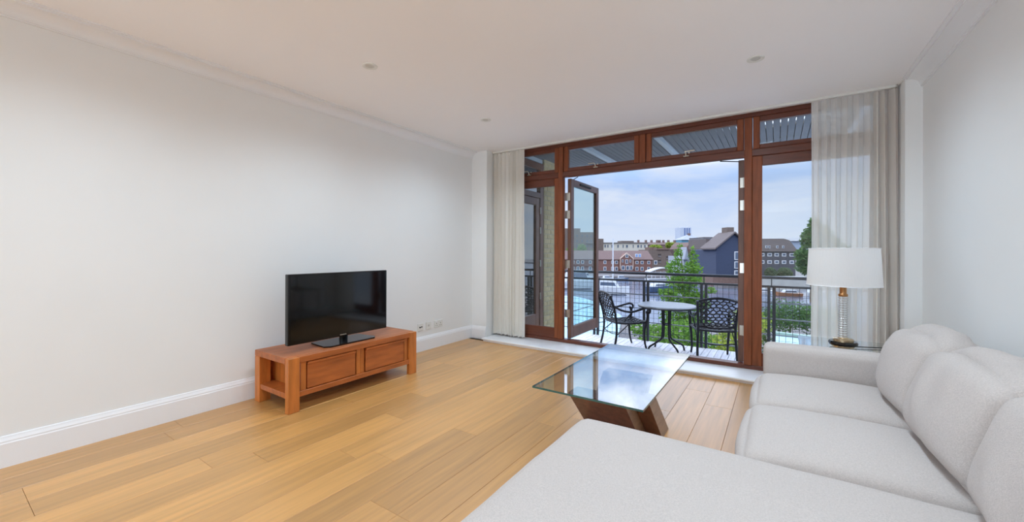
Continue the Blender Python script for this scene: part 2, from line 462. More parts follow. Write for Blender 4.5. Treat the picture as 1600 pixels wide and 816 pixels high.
def door(name, label, xs, hinge_right):
    """door leaf standing open at right angles: lies in the YZ plane, hinged at its near edge"""
    d = thing(name, label, loc=(xs[0], 4.57, 0.084), kind='structure')
    x0, x1 = xs
    y0, y1, z0, z1 = 4.572, 5.50, 0.086, 2.097
    box('stile', (x0, x1, y0, y0 + 0.086, z0, z1), MAHOG_OUT, d, 0.004)
    box('stile', (x0, x1, y1 - 0.086, y1, z0, z1), MAHOG_OUT, d, 0.004)
    box('rail', (x0, x1, y0 + 0.086, y1 - 0.086, z1 - 0.085, z1), MAHOG_OUT, d, 0.004)
    box('rail', (x0, x1, y0 + 0.086, y1 - 0.086, z0, z0 + 0.14), MAHOG_OUT, d, 0.004)
    xm = (x0 + x1) / 2
    box('pane', (xm - 0.005, xm + 0.005, y0 + 0.086, y1 - 0.086, z0 + 0.14, z1 - 0.085), GLASS_DOOR, d)
    box('glazing_bead', (x1 - 0.014, x1 - 0.002, y0 + 0.082, y1 - 0.082, z0 + 0.137, z0 + 0.147), MAHOG_OUT, d, 0.002)
    # slim vent cover on the top rail
    box('vent', (x1, x1 + 0.012, y0 + 0.26, y0 + 0.62, z1 - 0.055, z1 - 0.032), BLACKM, d, 0.003)
    for z in (1.87, 1.645, 1.02, 0.40):
        hx = (x0 if not hinge_right else x1)
        sgn = -1 if not hinge_right else 1
        m = MB().box(min(hx, hx + sgn * 0.030), max(hx, hx + sgn * 0.030), 4.560, 4.564, z - 0.05, z + 0.05, 0.001)
        m.tube([(hx, 4.566, z - 0.05), (hx, 4.566, z + 0.05)], 0.007, 8)
        a, b = (x0 + 0.004, x0 + 0.034) if not hinge_right else (x1 - 0.034, x1 - 0.004)
        m.box(a, b, 4.568, 4.5715, z - 0.05, z + 0.05, 0.001)
        hg = m.build('hinge', STEEL, d, 40)
    # friction stay at the head
    MB().tube([(x1 - 0.02, y0 + 0.11, z1 + 0.004), (x1 + 0.10 if not hinge_right else x0 - 0.16, 4.55, 2.103)], 0.005, 6).build('stay', BLACKM, d)
    return d
door('door_1', 'open glazed hardwood door leaf beside the left balcony chair', (-2.204, -2.155), False)
door('door_2', 'open hardwood door leaf seen edge-on beside the right balcony chair', (-0.327, -0.278), True)

# curtain track
tr = thing('curtain_track', 'white curtain track fixed to the ceiling above the window', 'curtain track', loc=(-1.2, 4.38, 2.506))
box('channel', (-3.235, 0.79, 4.372, 4.402, 2.510, 2.532), PLASTIC, tr, 0.003)
box('end_cap', (0.79, 0.80, 4.370, 4.404, 2.508, 2.532), STEEL, tr, 0.002)
box('end_cap', (-3.245, -3.235, 4.370, 4.404, 2.508, 2.532), STEEL, tr, 0.002)

def curtain(name, label, x0, x1, folds, amp, m, zb, zt, seed, lean=0.0, yc=4.40):
    rnd = random.Random(seed)
    t = thing(name, label, 'curtain', loc=((x0 + x1) / 2, yc, zb))
    nx, nz_ = folds * 14, 26
    ph = [rnd.uniform(0.65, 1.35) for _ in range(folds + 2)]
    am = [rnd.uniform(0.55, 1.2) for _ in range(folds + 2)]
    tot = sum(ph[:folds])
    def surf(i, w):
        s = i / nx * tot
        k = 0; acc = 0
        while k < folds - 1 and acc + ph[k] < s:
            acc += ph[k]; k += 1
        q = (s - acc) / ph[k]
        a = am[k] * (1 - q) + am[k + 1] * q
        fl = 0.75 + 0.35 * (1 - w)
        xx = x0 + (x1 - x0) * i / nx + 0.010 * math.sin(4 * PI * q) * fl
        xx += lean * (1 - w) * (i / nx) + 0.006 * math.sin(3 * w + k)
        yy = yc + amp * a * fl * math.sin(2 * PI * q) + 0.004 * math.sin(5 * w + 1.7 * k)
        return xx, yy
    vs, fs = [], []
    for j in range(nz_ + 1):
        w = j / nz_
        for i in range(nx + 1):
            xx, yy = surf(i, w)
            vs.append((xx, yy, zb + (zt - 0.075 - zb) * w))
    for j in range(nz_):
        for i in range(nx):
            a = j * (nx + 1) + i
            fs.append([a, a + 1, a + nx + 2, a + nx + 1])
    MB().add(vs, fs).build('drape', m, t, 80)
    vs, fs = [], []
    for j in range(4):
        for i in range(nx + 1):
            xx, yy = surf(i, 1)
            yy = yc + (yy - yc) * (1 - 0.15 * j)
            vs.append((xx, yy, zt - 0.075 + 0.075 * j / 3))
    for j in range(3):
        for i in range(nx):
            a = j * (nx + 1) + i
            fs.append([a, a + 1, a + nx + 2, a + nx + 1])
    MB().add(vs, fs).build('heading', m, t, 80)
    vs, fs = [], []
    for j in range(2):
        for i in range(nx + 1):
            xx, yy = surf(i, 0.02 * j)
            vs.append((xx, yy - 0.0025, zb + 0.002 + 0.06 * j))
    for i in range(nx):
        fs.append([i, i + 1, i + nx + 2, i + nx + 1])
    MB().add(vs, fs).build('hem', m, t, 80)
    return t
curtain('curtain', 'gathered cream curtain hanging beside the television wall', -3.235, -2.735, 9, 0.044, CURTAIN, 0.066, 2.508, 3)
curtain('curtain', 'sheer white curtain hanging behind the table lamp', 0.245, 0.812, 9, 0.038, SHEER, 0.066, 2.508, 5)

# ------------------------------------------------------------------ downlights, sockets
def downlight(x, y, label, group=None):
    d = thing('downlight', label, 'downlight', loc=(x, y, HT), group=group)
    MB().lathe([(0.030, 0.0), (0.034, -0.004), (0.046, -0.007), (0.053, -0.005), (0.055, 0.0)], (x, y, HT), 36, cap=False).build('bezel', PLASTIC, d, 40)
    MB().lathe([(0.030, -0.001), (0.026, -0.004), (0.018, -0.004)], (x, y, HT), 28).build('lamp_face', LAMPFACE, d, 40)
    l = lamp('downlight_fill', 'SPOT', (x, y, HT - 0.02), DOWNLIGHT_W, (0.71, 0.87, 1.0), (0, 0, -1), spot_size=math.radians(160), spot_blend=1.0, shadow_soft_size=0.08)  # added spot lights the room; the fitting's own face stays unlit
downlight(-2.483, 1.846, 'white recessed ceiling downlight above the television stand')
downlight(-0.131, 3.26, 'white recessed ceiling downlight nearest the sheer curtain and lamp')
downlight(-2.50, 3.258, 'small-looking white ceiling downlight nearest the left curtain')
for (x, y) in [(-0.13, 1.85), (-2.48, 0.44), (-0.13, 0.44), (-2.48, -0.97), (-0.13, -0.97), (-2.48, -2.4), (-0.13, -2.4)]:  # rows carried on out of view, added as extra light sources
    downlight(x, y, 'white recessed ceiling downlight outside the picture, overhead or behind the viewer', 'downlights outside the picture')

def socket(yc, w, label, kind):
    s = thing('wall_socket', label, 'wall socket', loc=(XL, yc, 0.243))
    box('faceplate', (XL, XL + 0.009, yc - w / 2, yc + w / 2, 0.243, 0.329), PLASTIC, s, 0.003)
    xf = XL + 0.009
    if kind == 'aerial':
        box('jack', (xf, xf + 0.004, yc - 0.022, yc - 0.002, 0.276, 0.290), BLACKM, s, 0.001)
        box('jack', (xf, xf + 0.004, yc + 0.006, yc + 0.024, 0.280, 0.292), BLACKM, s, 0.001)
    elif kind == 'data':
        box('jack', (xf, xf + 0.003, yc - 0.012, yc + 0.012, 0.276, 0.298), STEEL, s, 0.001)
    else:
        for o in (-0.034, 0.034):
            sw = box('switch', (xf, xf + 0.004, yc + o - 0.007, yc + o + 0.007, 0.304, 0.318), TRIM, s, 0.001)
            m = MB()
            m.box(xf, xf + 0.0015, yc + o - 0.003, yc + o + 0.003, 0.284, 0.296)
            m.box(xf, xf + 0.0015, yc + o - 0.016, yc + o - 0.008, 0.262, 0.268).box(xf, xf + 0.0015, yc + o + 0.008, yc + o + 0.016, 0.262, 0.268)
            m.build('pin_hole', BLACKM, s)
socket(3.304, 0.086, 'white wall socket with black aerial jacks, closest to the television stand', 'aerial')
socket(3.433, 0.086, 'small square white wall plate between two other sockets', 'data')
socket(3.600, 0.146, 'wide double white wall socket nearest the window corner', 'power')

# ------------------------------------------------------------------ television stand
tv = thing('television_stand', 'low teak television stand with two drawers and open end niche', 'tv stand', loc=(-3.17, 2.10, 0))
SX0, SX1, SY0, SY1 = -3.420, -2.915, 1.49, 2.71
for (a, b) in [(SX1 - 0.045, SX1), (SX0, SX0 + 0.075)]:
    for (c, d) in [(SY0, SY0 + 0.084), (SY1 - 0.084, SY1)]:
        box('leg', (a, b, c, d, 0, 0.398 if a > SX0 + 0.1 else 0.3535), TEAK_V, tv, 0.003)
box('top', (SX0, SX1 - 0.046, SY0, SY1, 0.354, 0.400), TEAK, tv, 0.003)
box('front_rail', (SX1 - 0.046, SX1 - 0.003, SY0 + 0.084, SY1 - 0.084, 0.354, 0.399), TEAK, tv, 0.002)
box('bottom_shelf', (SX0 + 0.01, SX1 - 0.006, SY0 + 0.006, SY1 - 0.006, 0.104, 0.142), TEAK, tv, 0.002)
box('side_panel', (SX0 + 0.02, SX1 - 0.06, SY0 + 0.125, SY0 + 0.145, 0.142, 0.354), TEAK_V, tv)
box('side_panel', (SX0 + 0.02, SX1 - 0.06, SY1 - 0.145, SY1 - 0.125, 0.142, 0.354), TEAK_V, tv)
box('back_panel', (SX0 + 0.005, SX0 + 0.02, SY0 + 0.084, SY1 - 0.084, 0.142, 0.354), TEAK, tv)
box('divider', (SX1 - 0.30, SX1 - 0.022, 2.062, 2.098, 0.142, 0.354), TEAK_V, tv, 0.002)
box('divider', (SX1 - 0.30, SX1 - 0.030, 2.104, 2.142, 0.142, 0.354), TEAK_V, tv, 0.002)
box('post', (SX1 - 0.06, SX1 - 0.020, 1.590, 1.632, 0.142, 0.354), TEAK_V, tv, 0.002)
box('post', (SX1 - 0.06, SX1 - 0.020, 2.575, 2.612, 0.142, 0.354), TEAK_V, tv, 0.002)
for (a, b) in [(1.640, 2.048), (2.152, 2.566)]:
    dr = box('drawer', (SX1 - 0.34, SX1 - 0.016, a, b, 0.147, 0.328), TEAK, tv, 0.003)
    MB().box(SX1 - 0.036, SX1 - 0.006, a, b, 0.328, 0.348, 0.004).build('handle', TEAK, dr)
    dr['base'] = [0, 0, 0]

t = thing('television', 'black flat-screen television on a glossy swivel foot', 'television', loc=(-3.10, 2.06, 0.40))
TX = -3.060
box('casing', (TX - 0.045, TX, 1.56, 2.47, 0.458, 1.000), BLACK, t, 0.006, 2)
box('screen', (TX - 0.004, TX + 0.0012, 1.578, 2.452, 0.486, 0.986), SCREEN, t)
box('back_cover', (TX - 0.085, TX - 0.045, 1.70, 2.33, 0.52, 0.86), BLACKM, t, 0.01)
m = MB()
for i, w in enumerate([0.006, 0.005, 0.006, 0.005, 0.006, 0.004, 0.006]):
    y = 1.990 + i * 0.0085
    m.box(TX, TX + 0.001, y, y + w, 0.468, 0.476)
m.build('logo', STEEL, t)
MB().prism([(-3.235, 1.84), (-3.24, 2.28), (-3.02, 2.31), (-2.985, 2.28), (-2.985, 1.86), (-3.02, 1.82)], 'z', 0.400, 0.413).build('foot', BLACK, t)
MB().tube([(TX - 0.06, 2.06, 0.413), (TX - 0.055, 2.06, 0.47)], 0.035, 12, flat=1.0).build('neck', BLACK, t, 40)

# ------------------------------------------------------------------ sofa
def pillow(c, half, r, puff=(0, 0, 0, 0, 0, 0), cuts=20, tilt=0.0, wr=0.0, seed=0, slump=0.0, bevel_warp=0.65):
    """rounded, puffed cushion; puff = +x,-x,+y,-y,+z,-z swelling; tilt about Y (top leans to +X)"""
    bm = bmesh.new()
    bmesh.ops.create_cube(bm, size=2)
    bmesh.ops.subdivide_edges(bm, edges=bm.edges[:], cuts=cuts, use_grid_fill=True)
    wp = lambda a: (1 - bevel_warp) * a + bevel_warp * math.sin(a * PI / 2)
    M = Matrix.Rotation(tilt, 3, 'Y')
    hv = Vector(half)
    for v in bm.verts:
        a = Vector((wp(v.co.x), wp(v.co.y), wp(v.co.z)))
        q = Vector((a.x * hv.x, a.y * hv.y, a.z * hv.z))
        inner = Vector([max(-(hv[k] - r), min(hv[k] - r, q[k])) for k in range(3)])
        d = q - inner
        if d.length > 1e-9:
            q = inner + d.normalized() * min(r, max(abs(d.x), abs(d.y), abs(d.z)) if sum(abs(x) > 1e-6 for x in d) == 1 else r)
        fx = (1 - a.x * a.x) ** 0.7 if abs(a.x) < 1 else 0
        fy = (1 - a.y * a.y) ** 0.7 if abs(a.y) < 1 else 0
        fz = (1 - a.z * a.z) ** 0.7 if abs(a.z) < 1 else 0
        q.x += (puff[0] if a.x > 0 else -puff[1]) * abs(a.x) * fy * fz
        q.y += (puff[2] if a.y > 0 else -puff[3]) * abs(a.y) * fx * fz
        q.z += (puff[4] if a.z > 0 else -puff[5]) * abs(a.z) * fx * fy
        if slump:
            q.z -= slump * (a.y * a.y) * max(0, a.z)
        if wr:
            n1 = noise.noise(Vector((q.x * 5 + seed, q.y * 9, q.z * 7)))
            n2 = noise.noise(Vector((q.x * 9, q.y * 22 + seed * 3, q.z * 6 + q.y * 8)))
            q += q.normalized() * (wr * n1 + wr * 0.5 * n2 * max(0, a.z))
        v.co = M @ q + Vector(c)
    mb = MB(); mb.bm(bm)
    return mb

so = thing('sofa', 'oatmeal linen corner sofa with long chaise and loose back cushions', 'sofa', loc=(0.2, 1.9, 0))
box('base', (-0.07, 0.88, 1.70, 3.20, 0.06, 0.25), FABRIC, so, 0.02, 2, 40)
box('chaise_base', (-0.72, 0.88, 0.74, 1.70, 0.06, 0.25), FABRIC, so, 0.02, 2, 40)
pillow((0.795, 1.97, 0.38), (0.09, 1.23, 0.33), 0.05, cuts=14).build('back_frame', FABRIC, so, 60)
pillow((0.31, 3.120, 0.315), (0.385, 0.080, 0.268), 0.038, (0, 0, 0.004, 0.004, 0.006, 0), cuts=18).build('arm', FABRIC, so, 60)
pillow((0.265, 2.722, 0.322), (0.372, 0.316, 0.087), 0.060, (0, 0.025, 0, 0, 0.052, 0), cuts=22, wr=0.004, seed=1).build('seat_cushion', FABRIC, so, 60)
pillow((0.255, 2.068, 0.322), (0.382, 0.330, 0.087), 0.060, (0, 0.025, 0, 0, 0.056, 0), cuts=22, wr=0.004, seed=5).build('seat_cushion', FABRIC, so, 60)
pillow((-0.060, 1.215, 0.335), (0.695, 0.500, 0.100), 0.060, (0, 0.015, 0.01, 0, 0.022, 0), cuts=26, wr=0.004, seed=9).build('chaise_cushion', FABRIC, so, 60)
for i, (y0, y1, zz_) in enumerate([(2.385, 2.985, 0.600), (1.735, 2.395, 0.605), (0.98, 1.735, 0.615)]):
    pillow((0.600, (y0 + y1) / 2, zz_), (0.095, (y1 - y0) / 2, 0.205), 0.082, (0.03, 0.070, 0.012, 0.012, 0.030, 0.01), cuts=26, tilt=0.30, wr=0.013, seed=3 + 4 * i, slump=0.035, bevel_warp=0.5).build('back_cushion', FABRIC, so, 60)
for (a, b) in [(-0.02, 3.12), (0.82, 3.12), (-0.66, 0.82), (-0.66, 1.62), (0.82, 0.82)]:
    box('foot', (a - 0.025, a + 0.025, b - 0.025, b + 0.025, 0, 0.06), WALNUT, so)

# ------------------------------------------------------------------ coffee table
ct = thing('coffee_table', 'rectangular glass coffee table on a crossed walnut base', 'coffee table', loc=(-0.92, 2.8, 0))
GX0, GX1, GY0, GY1, GZ = -1.257, -0.583, 2.119, 3.480, 0.350
m = MB()
m.add([(GX0, GY0, GZ), (GX1, GY0, GZ), (GX1, GY1, GZ), (GX0, GY1, GZ), (GX0, GY0, GZ - 0.012), (GX1, GY0, GZ - 0.012), (GX1, GY1, GZ - 0.012), (GX0, GY1, GZ - 0.012)],
      [[0, 1, 2, 3], [7, 6, 5, 4]], 0)
m.add([(GX0, GY0, GZ), (GX1, GY0, GZ), (GX1, GY1, GZ), (GX0, GY1, GZ), (GX0, GY0, GZ - 0.012), (GX1, GY0, GZ - 0.012), (GX1, GY1, GZ - 0.012), (GX0, GY1, GZ - 0.012)],
      [[0, 4, 5, 1], [1, 5, 6, 2], [2, 6, 7, 3], [3, 7, 4, 0]], 1)
m.build('glass_top', [GLASS_TOP, GLASS_EDGE], ct)
def slab(x0, x1, poly, name='leg_panel'):
    m = MB()
    n = len(poly)
    vs = [(x0, p[0], p[1]) for p in poly] + [(x1, p[0], p[1]) for p in poly]
    m.add(vs, [list(range(n)), list(range(n, 2 * n))], 1)
    m.add(vs, [[i, (i + 1) % n, (i + 1) % n + n, i + n] for i in range(n)], 0)
    return m.build(name, [WALNUT, WALNUT_EDGE], ct)
zt = GZ - 0.0125
slab(-0.695, -0.60, [(2.285, zt), (2.425, zt), (2.79, 0), (2.62, 0)])
slab(-1.04, -0.70, [(2.17, zt), (2.30, zt), (2.66, 0), (2.50, 0)])
slab(-1.02, -0.705, [(2.70, zt), (2.80, zt), (2.36, 0), (2.26, 0)])

# ------------------------------------------------------------------ side table and lamp
sd = thing('side_table', 'small glass side table behind the sofa arm', 'side table', loc=(0.42, 3.49, 0))
m = MB()
bx = (0.13, 0.72, 3.255, 3.73)
m.box(*bx, 0.540, 0.550, mi=0)
m.build('glass_top', [GLASS_TOP], sd)
box('glass_shelf', (0.16, 0.69, 3.285, 3.70, 0.20, 0.208), GLASS, sd)
for a in (0.165, 0.685):
    for b in (3.290, 3.695):
        MB().tube([(a, b, 0), (a, b, 0.540)], 0.012, 12).build('leg', CHROME, sd, 40)
lx, ly, lz = 0.366, 3.44, 0.550
lp = thing('table_lamp', 'table lamp with twisted crystal column, brass base and white drum shade', 'lamp', loc=(lx, ly, lz))
MB().lathe([(0.058, 0), (0.060, 0.004), (0.060, 0.018), (0.056, 0.020), (0.056, 0.036), (0.056, 0.052), (0.052, 0.056), (0.030, 0.058), (0.026, 0.064)], (lx, ly, lz), 40).build('base', CHAMPAGNE, lp, 40)
MB().lathe([(0.056, 0.012), (0.073, 0.013), (0.079, 0.026), (0.073, 0.039), (0.056, 0.040)], (lx, ly, lz), 40, cap=False).build('base_ring', BLACK, lp, 40)
# twisted crystal column
vs, fs = [], []
nz_, na = 120, 40
for j in range(nz_ + 1):
    z = 0.064 + 0.272 * j / nz_
    for k in range(na):
        q = 2 * PI * k / na
        rr = 0.0225 + 0.0045 * math.cos(4 * (q - j / nz_ * 2 * PI * 2.2)) * math.cos(4 * (q + j / nz_ * 2 * PI * 2.2))
        vs.append((lx + rr * math.cos(q), ly + rr * math.sin(q), lz + z))
for j in range(nz_):
    for k in range(na):
        fs.append([j * na + k, j * na + (k + 1) % na, (j + 1) * na + (k + 1) % na, (j + 1) * na + k])
MB().add(vs, fs).build('column', CRYSTAL, lp, 60)
MB().tube([(lx, ly, lz + 0.06), (lx, ly, lz + 0.34)], 0.004, 8).build('rod', CHROME, lp, 40)
MB().lathe([(0.024, 0.336), (0.026, 0.340), (0.026, 0.350), (0.019, 0.356), (0.019, 0.395), (0.021, 0.398), (0.021, 0.402), (0.015, 0.405), (0.013, 0.46)], (lx, ly, lz), 28).build('collar', BRASS, lp, 40)
m = MB().lathe([(0.198, 0.411), (0.186, 0.656)], (lx, ly, lz), 64, cap=False)
m.build('shade', SHADE, lp, 60)
m = MB().tube([(lx + 0.186 * math.cos(q), ly + 0.186 * math.sin(q), lz + 0.656) for q in [2 * PI * k / 48 for k in range(48)]], 0.0025, 6, True)
m.tube([(lx + 0.198 * math.cos(q), ly + 0.198 * math.sin(q), lz + 0.411) for q in [2 * PI * k / 48 for k in range(48)]], 0.0025, 6, True)
for k in range(3):
    q = 2 * PI * k / 3
    m.tube([(lx, ly, lz + 0.455), (lx + 0.186 * math.cos(q), ly + 0.186 * math.sin(q), lz + 0.654)], 0.002, 6)
m.build('shade_ring', TRIM, lp, 40)
MB().lathe([(0.012, 0.46), (0.028, 0.50), (0.030, 0.53), (0.018, 0.56), (0.004, 0.567)], (lx, ly, lz), 24).build('bulb', PLASTIC, lp, 40)
MB().tube([(lx + 0.058, ly, lz + 0.008), (lx + 0.11, ly + 0.02, lz + 0.008), (lx + 0.20, ly + 0.06, lz + 0.007), (lx + 0.30, ly + 0.05, lz + 0.006), (lx + 0.35, ly + 0.02, lz + 0.006)], 0.0032, 6).build('cord', BLACKM, lp, 60)

# ------------------------------------------------------------------ balcony
ZD = -0.35
deck = thing('deck', 'silvery timber balcony decking', loc=(-1, 5.8, ZD), kind='structure')
box('deck_joists', (-3.0, 1.6, 4.60, 6.98, ZD - 0.16, ZD - 0.03), mat('deck_joists', (40, 38, 36), 0.9), deck)
bd = MB().box(-0.041, 0.041, -1.185, 1.185, -0.028, 0, 0.003).build('deck_plank', DECK, deck)
bd.location = (-2.95, 5.80, ZD); 
x = -2.95 + 0.089
bd.matrix_parent_inverse = Matrix.Translation(-Vector(deck['base']))
while x < 1.58:
    o = bd.copy(); COL.objects.link(o); o.location = (x, 5.80, ZD); x += 0.089
tag(box('trim_4', (-3.24, 0.82, 4.598, 4.64, ZD - 0.03, 0.043), mat('outer_sill', (150, 148, 145), 0.8)), 'grey outer sill face below the threshold', kind='structure')

# railing
rl = thing('balcony_railing', 'dark metal balcony railing with wire mesh infill', 'railing', loc=(-1, 7.0, ZD))
RY, RT = 7.0, 0.83
MB().tube([(-3.6, RY, RT - 0.025), (1.65, RY, RT - 0.025)], 0.027, 14, flat=0.85).build('top_rail', RAIL, rl, 40)
box('second_rail', (-3.6, 1.65, RY - 0.022, RY + 0.022, RT - 0.172, RT - 0.140), RAIL, rl, 0.004)
posts = [-3.60, -2.785, -1.880, -0.975, -0.070, 0.835, 1.60]
for px_ in posts:
    p = MB().box(px_ - 0.052, px_ - 0.014, RY - 0.03, RY + 0.012, ZD - 0.02, RT - 0.165, 0.002)
    p.box(px_ + 0.014, px_ + 0.052, RY - 0.03, RY + 0.012, ZD - 0.02, RT - 0.165, 0.002)
    p.build('post', RAIL, rl)
    MB().tube([(px_, RY, RT - 0.16), (px_, RY, RT - 0.04)], 0.008, 8).build('rail_bracket', RAIL, rl)
for k in range(4):
    z = RT - 0.395 - 0.235 * k
    box('bar', (-3.6, 1.65, RY - 0.010, RY + 0.010, z - 0.008, z + 0.008), mat('bar_paint', (120, 124, 130), 0.4, 0.3) if k == 0 else bpy.data.materials['bar_paint'], rl, 0.002)
wire = MB().tube([(0, 0, 0), (0, 0, RT - 0.165 - ZD - 0.04)], 0.0032, 5).build('wire', RAIL, rl)
wire.matrix_parent_inverse = Matrix.Translation(-Vector(rl['base']))
wire.location = (-3.54, RY + 0.013, ZD + 0.04)
x = -3.54 + 0.081
while x < 1.6:
    o = wire.copy(); COL.objects.link(o); o.location = (x, RY + 0.013, ZD + 0.04); x += 0.081
for k in range(12):
    z = ZD + 0.07 + k * 0.0805
    MB().tube([(-3.6, RY + 0.016, z), (1.65, RY + 0.016, z)], 0.0022, 5).build('cross_wire', RAIL, rl)

# canopy overhead
cn = thing('balcony_canopy', 'slatted grey canopy with pale beams over the balcony', 'canopy', loc=(-1, 5.6, 2.6))
sl = MB().box(-0.031, 0.031, 4.70, 6.60, 2.600, 2.618).build('slat', ASPHALT, cn)
x = -3.3
sl.matrix_parent_inverse = Matrix.Translation(-Vector(cn['base'])); sl.location.x = x
while x < 1.9:
    x += 0.070
    o = sl.copy(); COL.objects.link(o); o.location.x = x
box('cover_sheet', (-3.4, 2.0, 5.47, 6.62, 2.640, 2.660), ASPHALT, cn)
box('cover_sheet', (-3.4, 2.0, 4.66, 5.20, 2.640, 2.660), ASPHALT, cn)
for a in (-3.06, -2.13, -1.21, -0.24, 0.68, 1.62):
    box('beam', (a - 0.028, a + 0.028, 4.60, 6.60, 2.535, 2.598), BEAM, cn, 0.004)
for b in (4.72, 5.19, 5.50, 6.10, 6.57):
    box('cross_beam', (-3.4, 2.0, b - 0.022, b + 0.022, 2.619, 2.639), mat('cross_beam', (130, 122, 108), 0.7) if b == 4.72 else bpy.data.materials['cross_beam'], cn)

# return wall at the far left of the balcony: brick pier and glazed side door
bw = thing('wall_outer', 'yellow stock brick pier at the end of the balcony', loc=(-3.1, 5.6, ZD), kind='structure')
BX = -3.0
box('mortar_core', (BX - 0.5, BX - 0.006, 5.40, 5.80, ZD, 2.9), MORTAR, bw)
brick = None
for r in range(43):
    z0 = ZD + r * 0.075 + 0.005
    cuts = [5.40, 5.505, 5.72, 5.80] if r % 2 else [5.40, 5.615, 5.80]
    for a, b in zip(cuts[:-1], cuts[1:]):
        key = (round(b - a, 3))
        nm = 'brick_mesh_%d' % int(key * 1000)
        me = bpy.data.meshes.get(nm)
        if me is None:
            tmp = MB().box(-0.06, 0, 0.004, key - 0.004, 0, 0.065, 0.003).build('brick', BRICK_Y, bw)
            tmp.data.name = nm
            o = tmp
        else:
            o = bpy.data.objects.new('brick', me); COL.objects.link(o); o.parent = bw
        o.matrix_parent_inverse = Matrix.Translation(-Vector(bw['base']))
        o.location = (BX, a, z0)
d3 = thing('door_3', 'glazed hardwood side door at the end of the balcony', loc=(BX, 5.0, ZD), kind='structure')
for (a, b, z0, z1) in [(4.66, 4.74, -0.1, 2.52), (5.30, 5.395, -0.1, 2.52)]:
    box('jamb', (BX - 0.09, BX - 0.01, a, b, z0, z1), MAHOG_OUT, d3, 0.004)
box('head', (BX - 0.09, BX - 0.01, 4.74, 5.30, 2.42, 2.52), MAHOG_OUT, d3, 0.004)
box('transom', (BX - 0.09, BX - 0.01, 4.74, 5.30, 1.99, 2.07), MAHOG_OUT, d3, 0.004)
box('stile', (BX - 0.08, BX - 0.02, 5.19, 5.295, 0.0, 1.985), MAHOG_OUT, d3, 0.004)
box('stile', (BX - 0.08, BX - 0.02, 4.745, 4.83, 0.0, 1.985), MAHOG_OUT, d3, 0.004)
box('rail', (BX - 0.08, BX - 0.02, 4.83, 5.19, 1.88, 1.985), MAHOG_OUT, d3, 0.004)
box('rail', (BX - 0.08, BX - 0.02, 4.83, 5.19, 0.0, 0.24), MAHOG_OUT, d3, 0.004)
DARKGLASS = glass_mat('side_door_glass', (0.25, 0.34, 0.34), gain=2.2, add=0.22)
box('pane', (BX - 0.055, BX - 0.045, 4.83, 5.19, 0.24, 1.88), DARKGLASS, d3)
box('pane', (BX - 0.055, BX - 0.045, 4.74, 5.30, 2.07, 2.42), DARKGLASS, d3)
box('threshold', (BX - 0.12, BX + 0.14, 4.66, 5.395, -0.10, 0.0), mat('stone_sill', (205, 208, 212), 0.6), d3, 0.004)
box('plinth', (BX - 0.12, BX - 0.01, 4.66, 5.395, ZD, -0.10), MORTAR, d3)
for z in (0.5, 1.0, 1.5, 1.8):
    MB().tube([(BX - 0.008, 5.30, z - 0.05), (BX - 0.008, 5.30, z + 0.05)], 0.009, 8).build('hinge', STEEL, d3)
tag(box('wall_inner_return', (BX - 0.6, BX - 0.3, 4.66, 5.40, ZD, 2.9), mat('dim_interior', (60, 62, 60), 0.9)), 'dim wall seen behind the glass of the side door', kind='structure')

# ------------------------------------------------------------------ balcony furniture
def bez(p, n=10):
    """Catmull-Rom through the points"""
    P = [Vector(q) for q in p]
    out = []
    for i in range(len(P) - 1):
        a, b, c, d = P[max(i - 1, 0)], P[i], P[i + 1], P[min(i + 2, len(P) - 1)]
        for k in range(n):
            t_ = k / n
            out.append(0.5 * ((2 * b) + (c - a) * t_ + (2 * a - 5 * b + 4 * c - d) * t_ ** 2 + (3 * b - a - 3 * c + d) * t_ ** 3))
    out.append(P[-1])
    return out

def lattice(mp, nu, nv, r, jit, inside, seed):
    """organic pierced-metal pattern: edges of a jittered honeycomb mapped into space"""
    rnd = random.Random(seed)
    pts = {}
    def key(i, j):
        if (i, j) not in pts:
            h_ = -0.2 if (i + j) % 2 else 0.2
            pts[(i, j)] = ((i + rnd.uniform(-jit, jit)) / nu, min(1, max(0, (j + h_ + rnd.uniform(-jit, jit)) / nv)))
        return pts[(i, j)]
    m = MB()
    for j in range(nv + 1):
        for i in range(nu + 1):
            a = key(i, j)
            nb = [(i + 1, j)]
            if (i + j) % 2 == 0:
                nb.append((i, j + 1))
            for q in nb:
                if q[0] > nu or q[1] > nv:
                    continue
                b = key(*q)
                if inside(a) and inside(b):
                    m.tube([mp(*a), mp(*b)], r, 5)
    return m

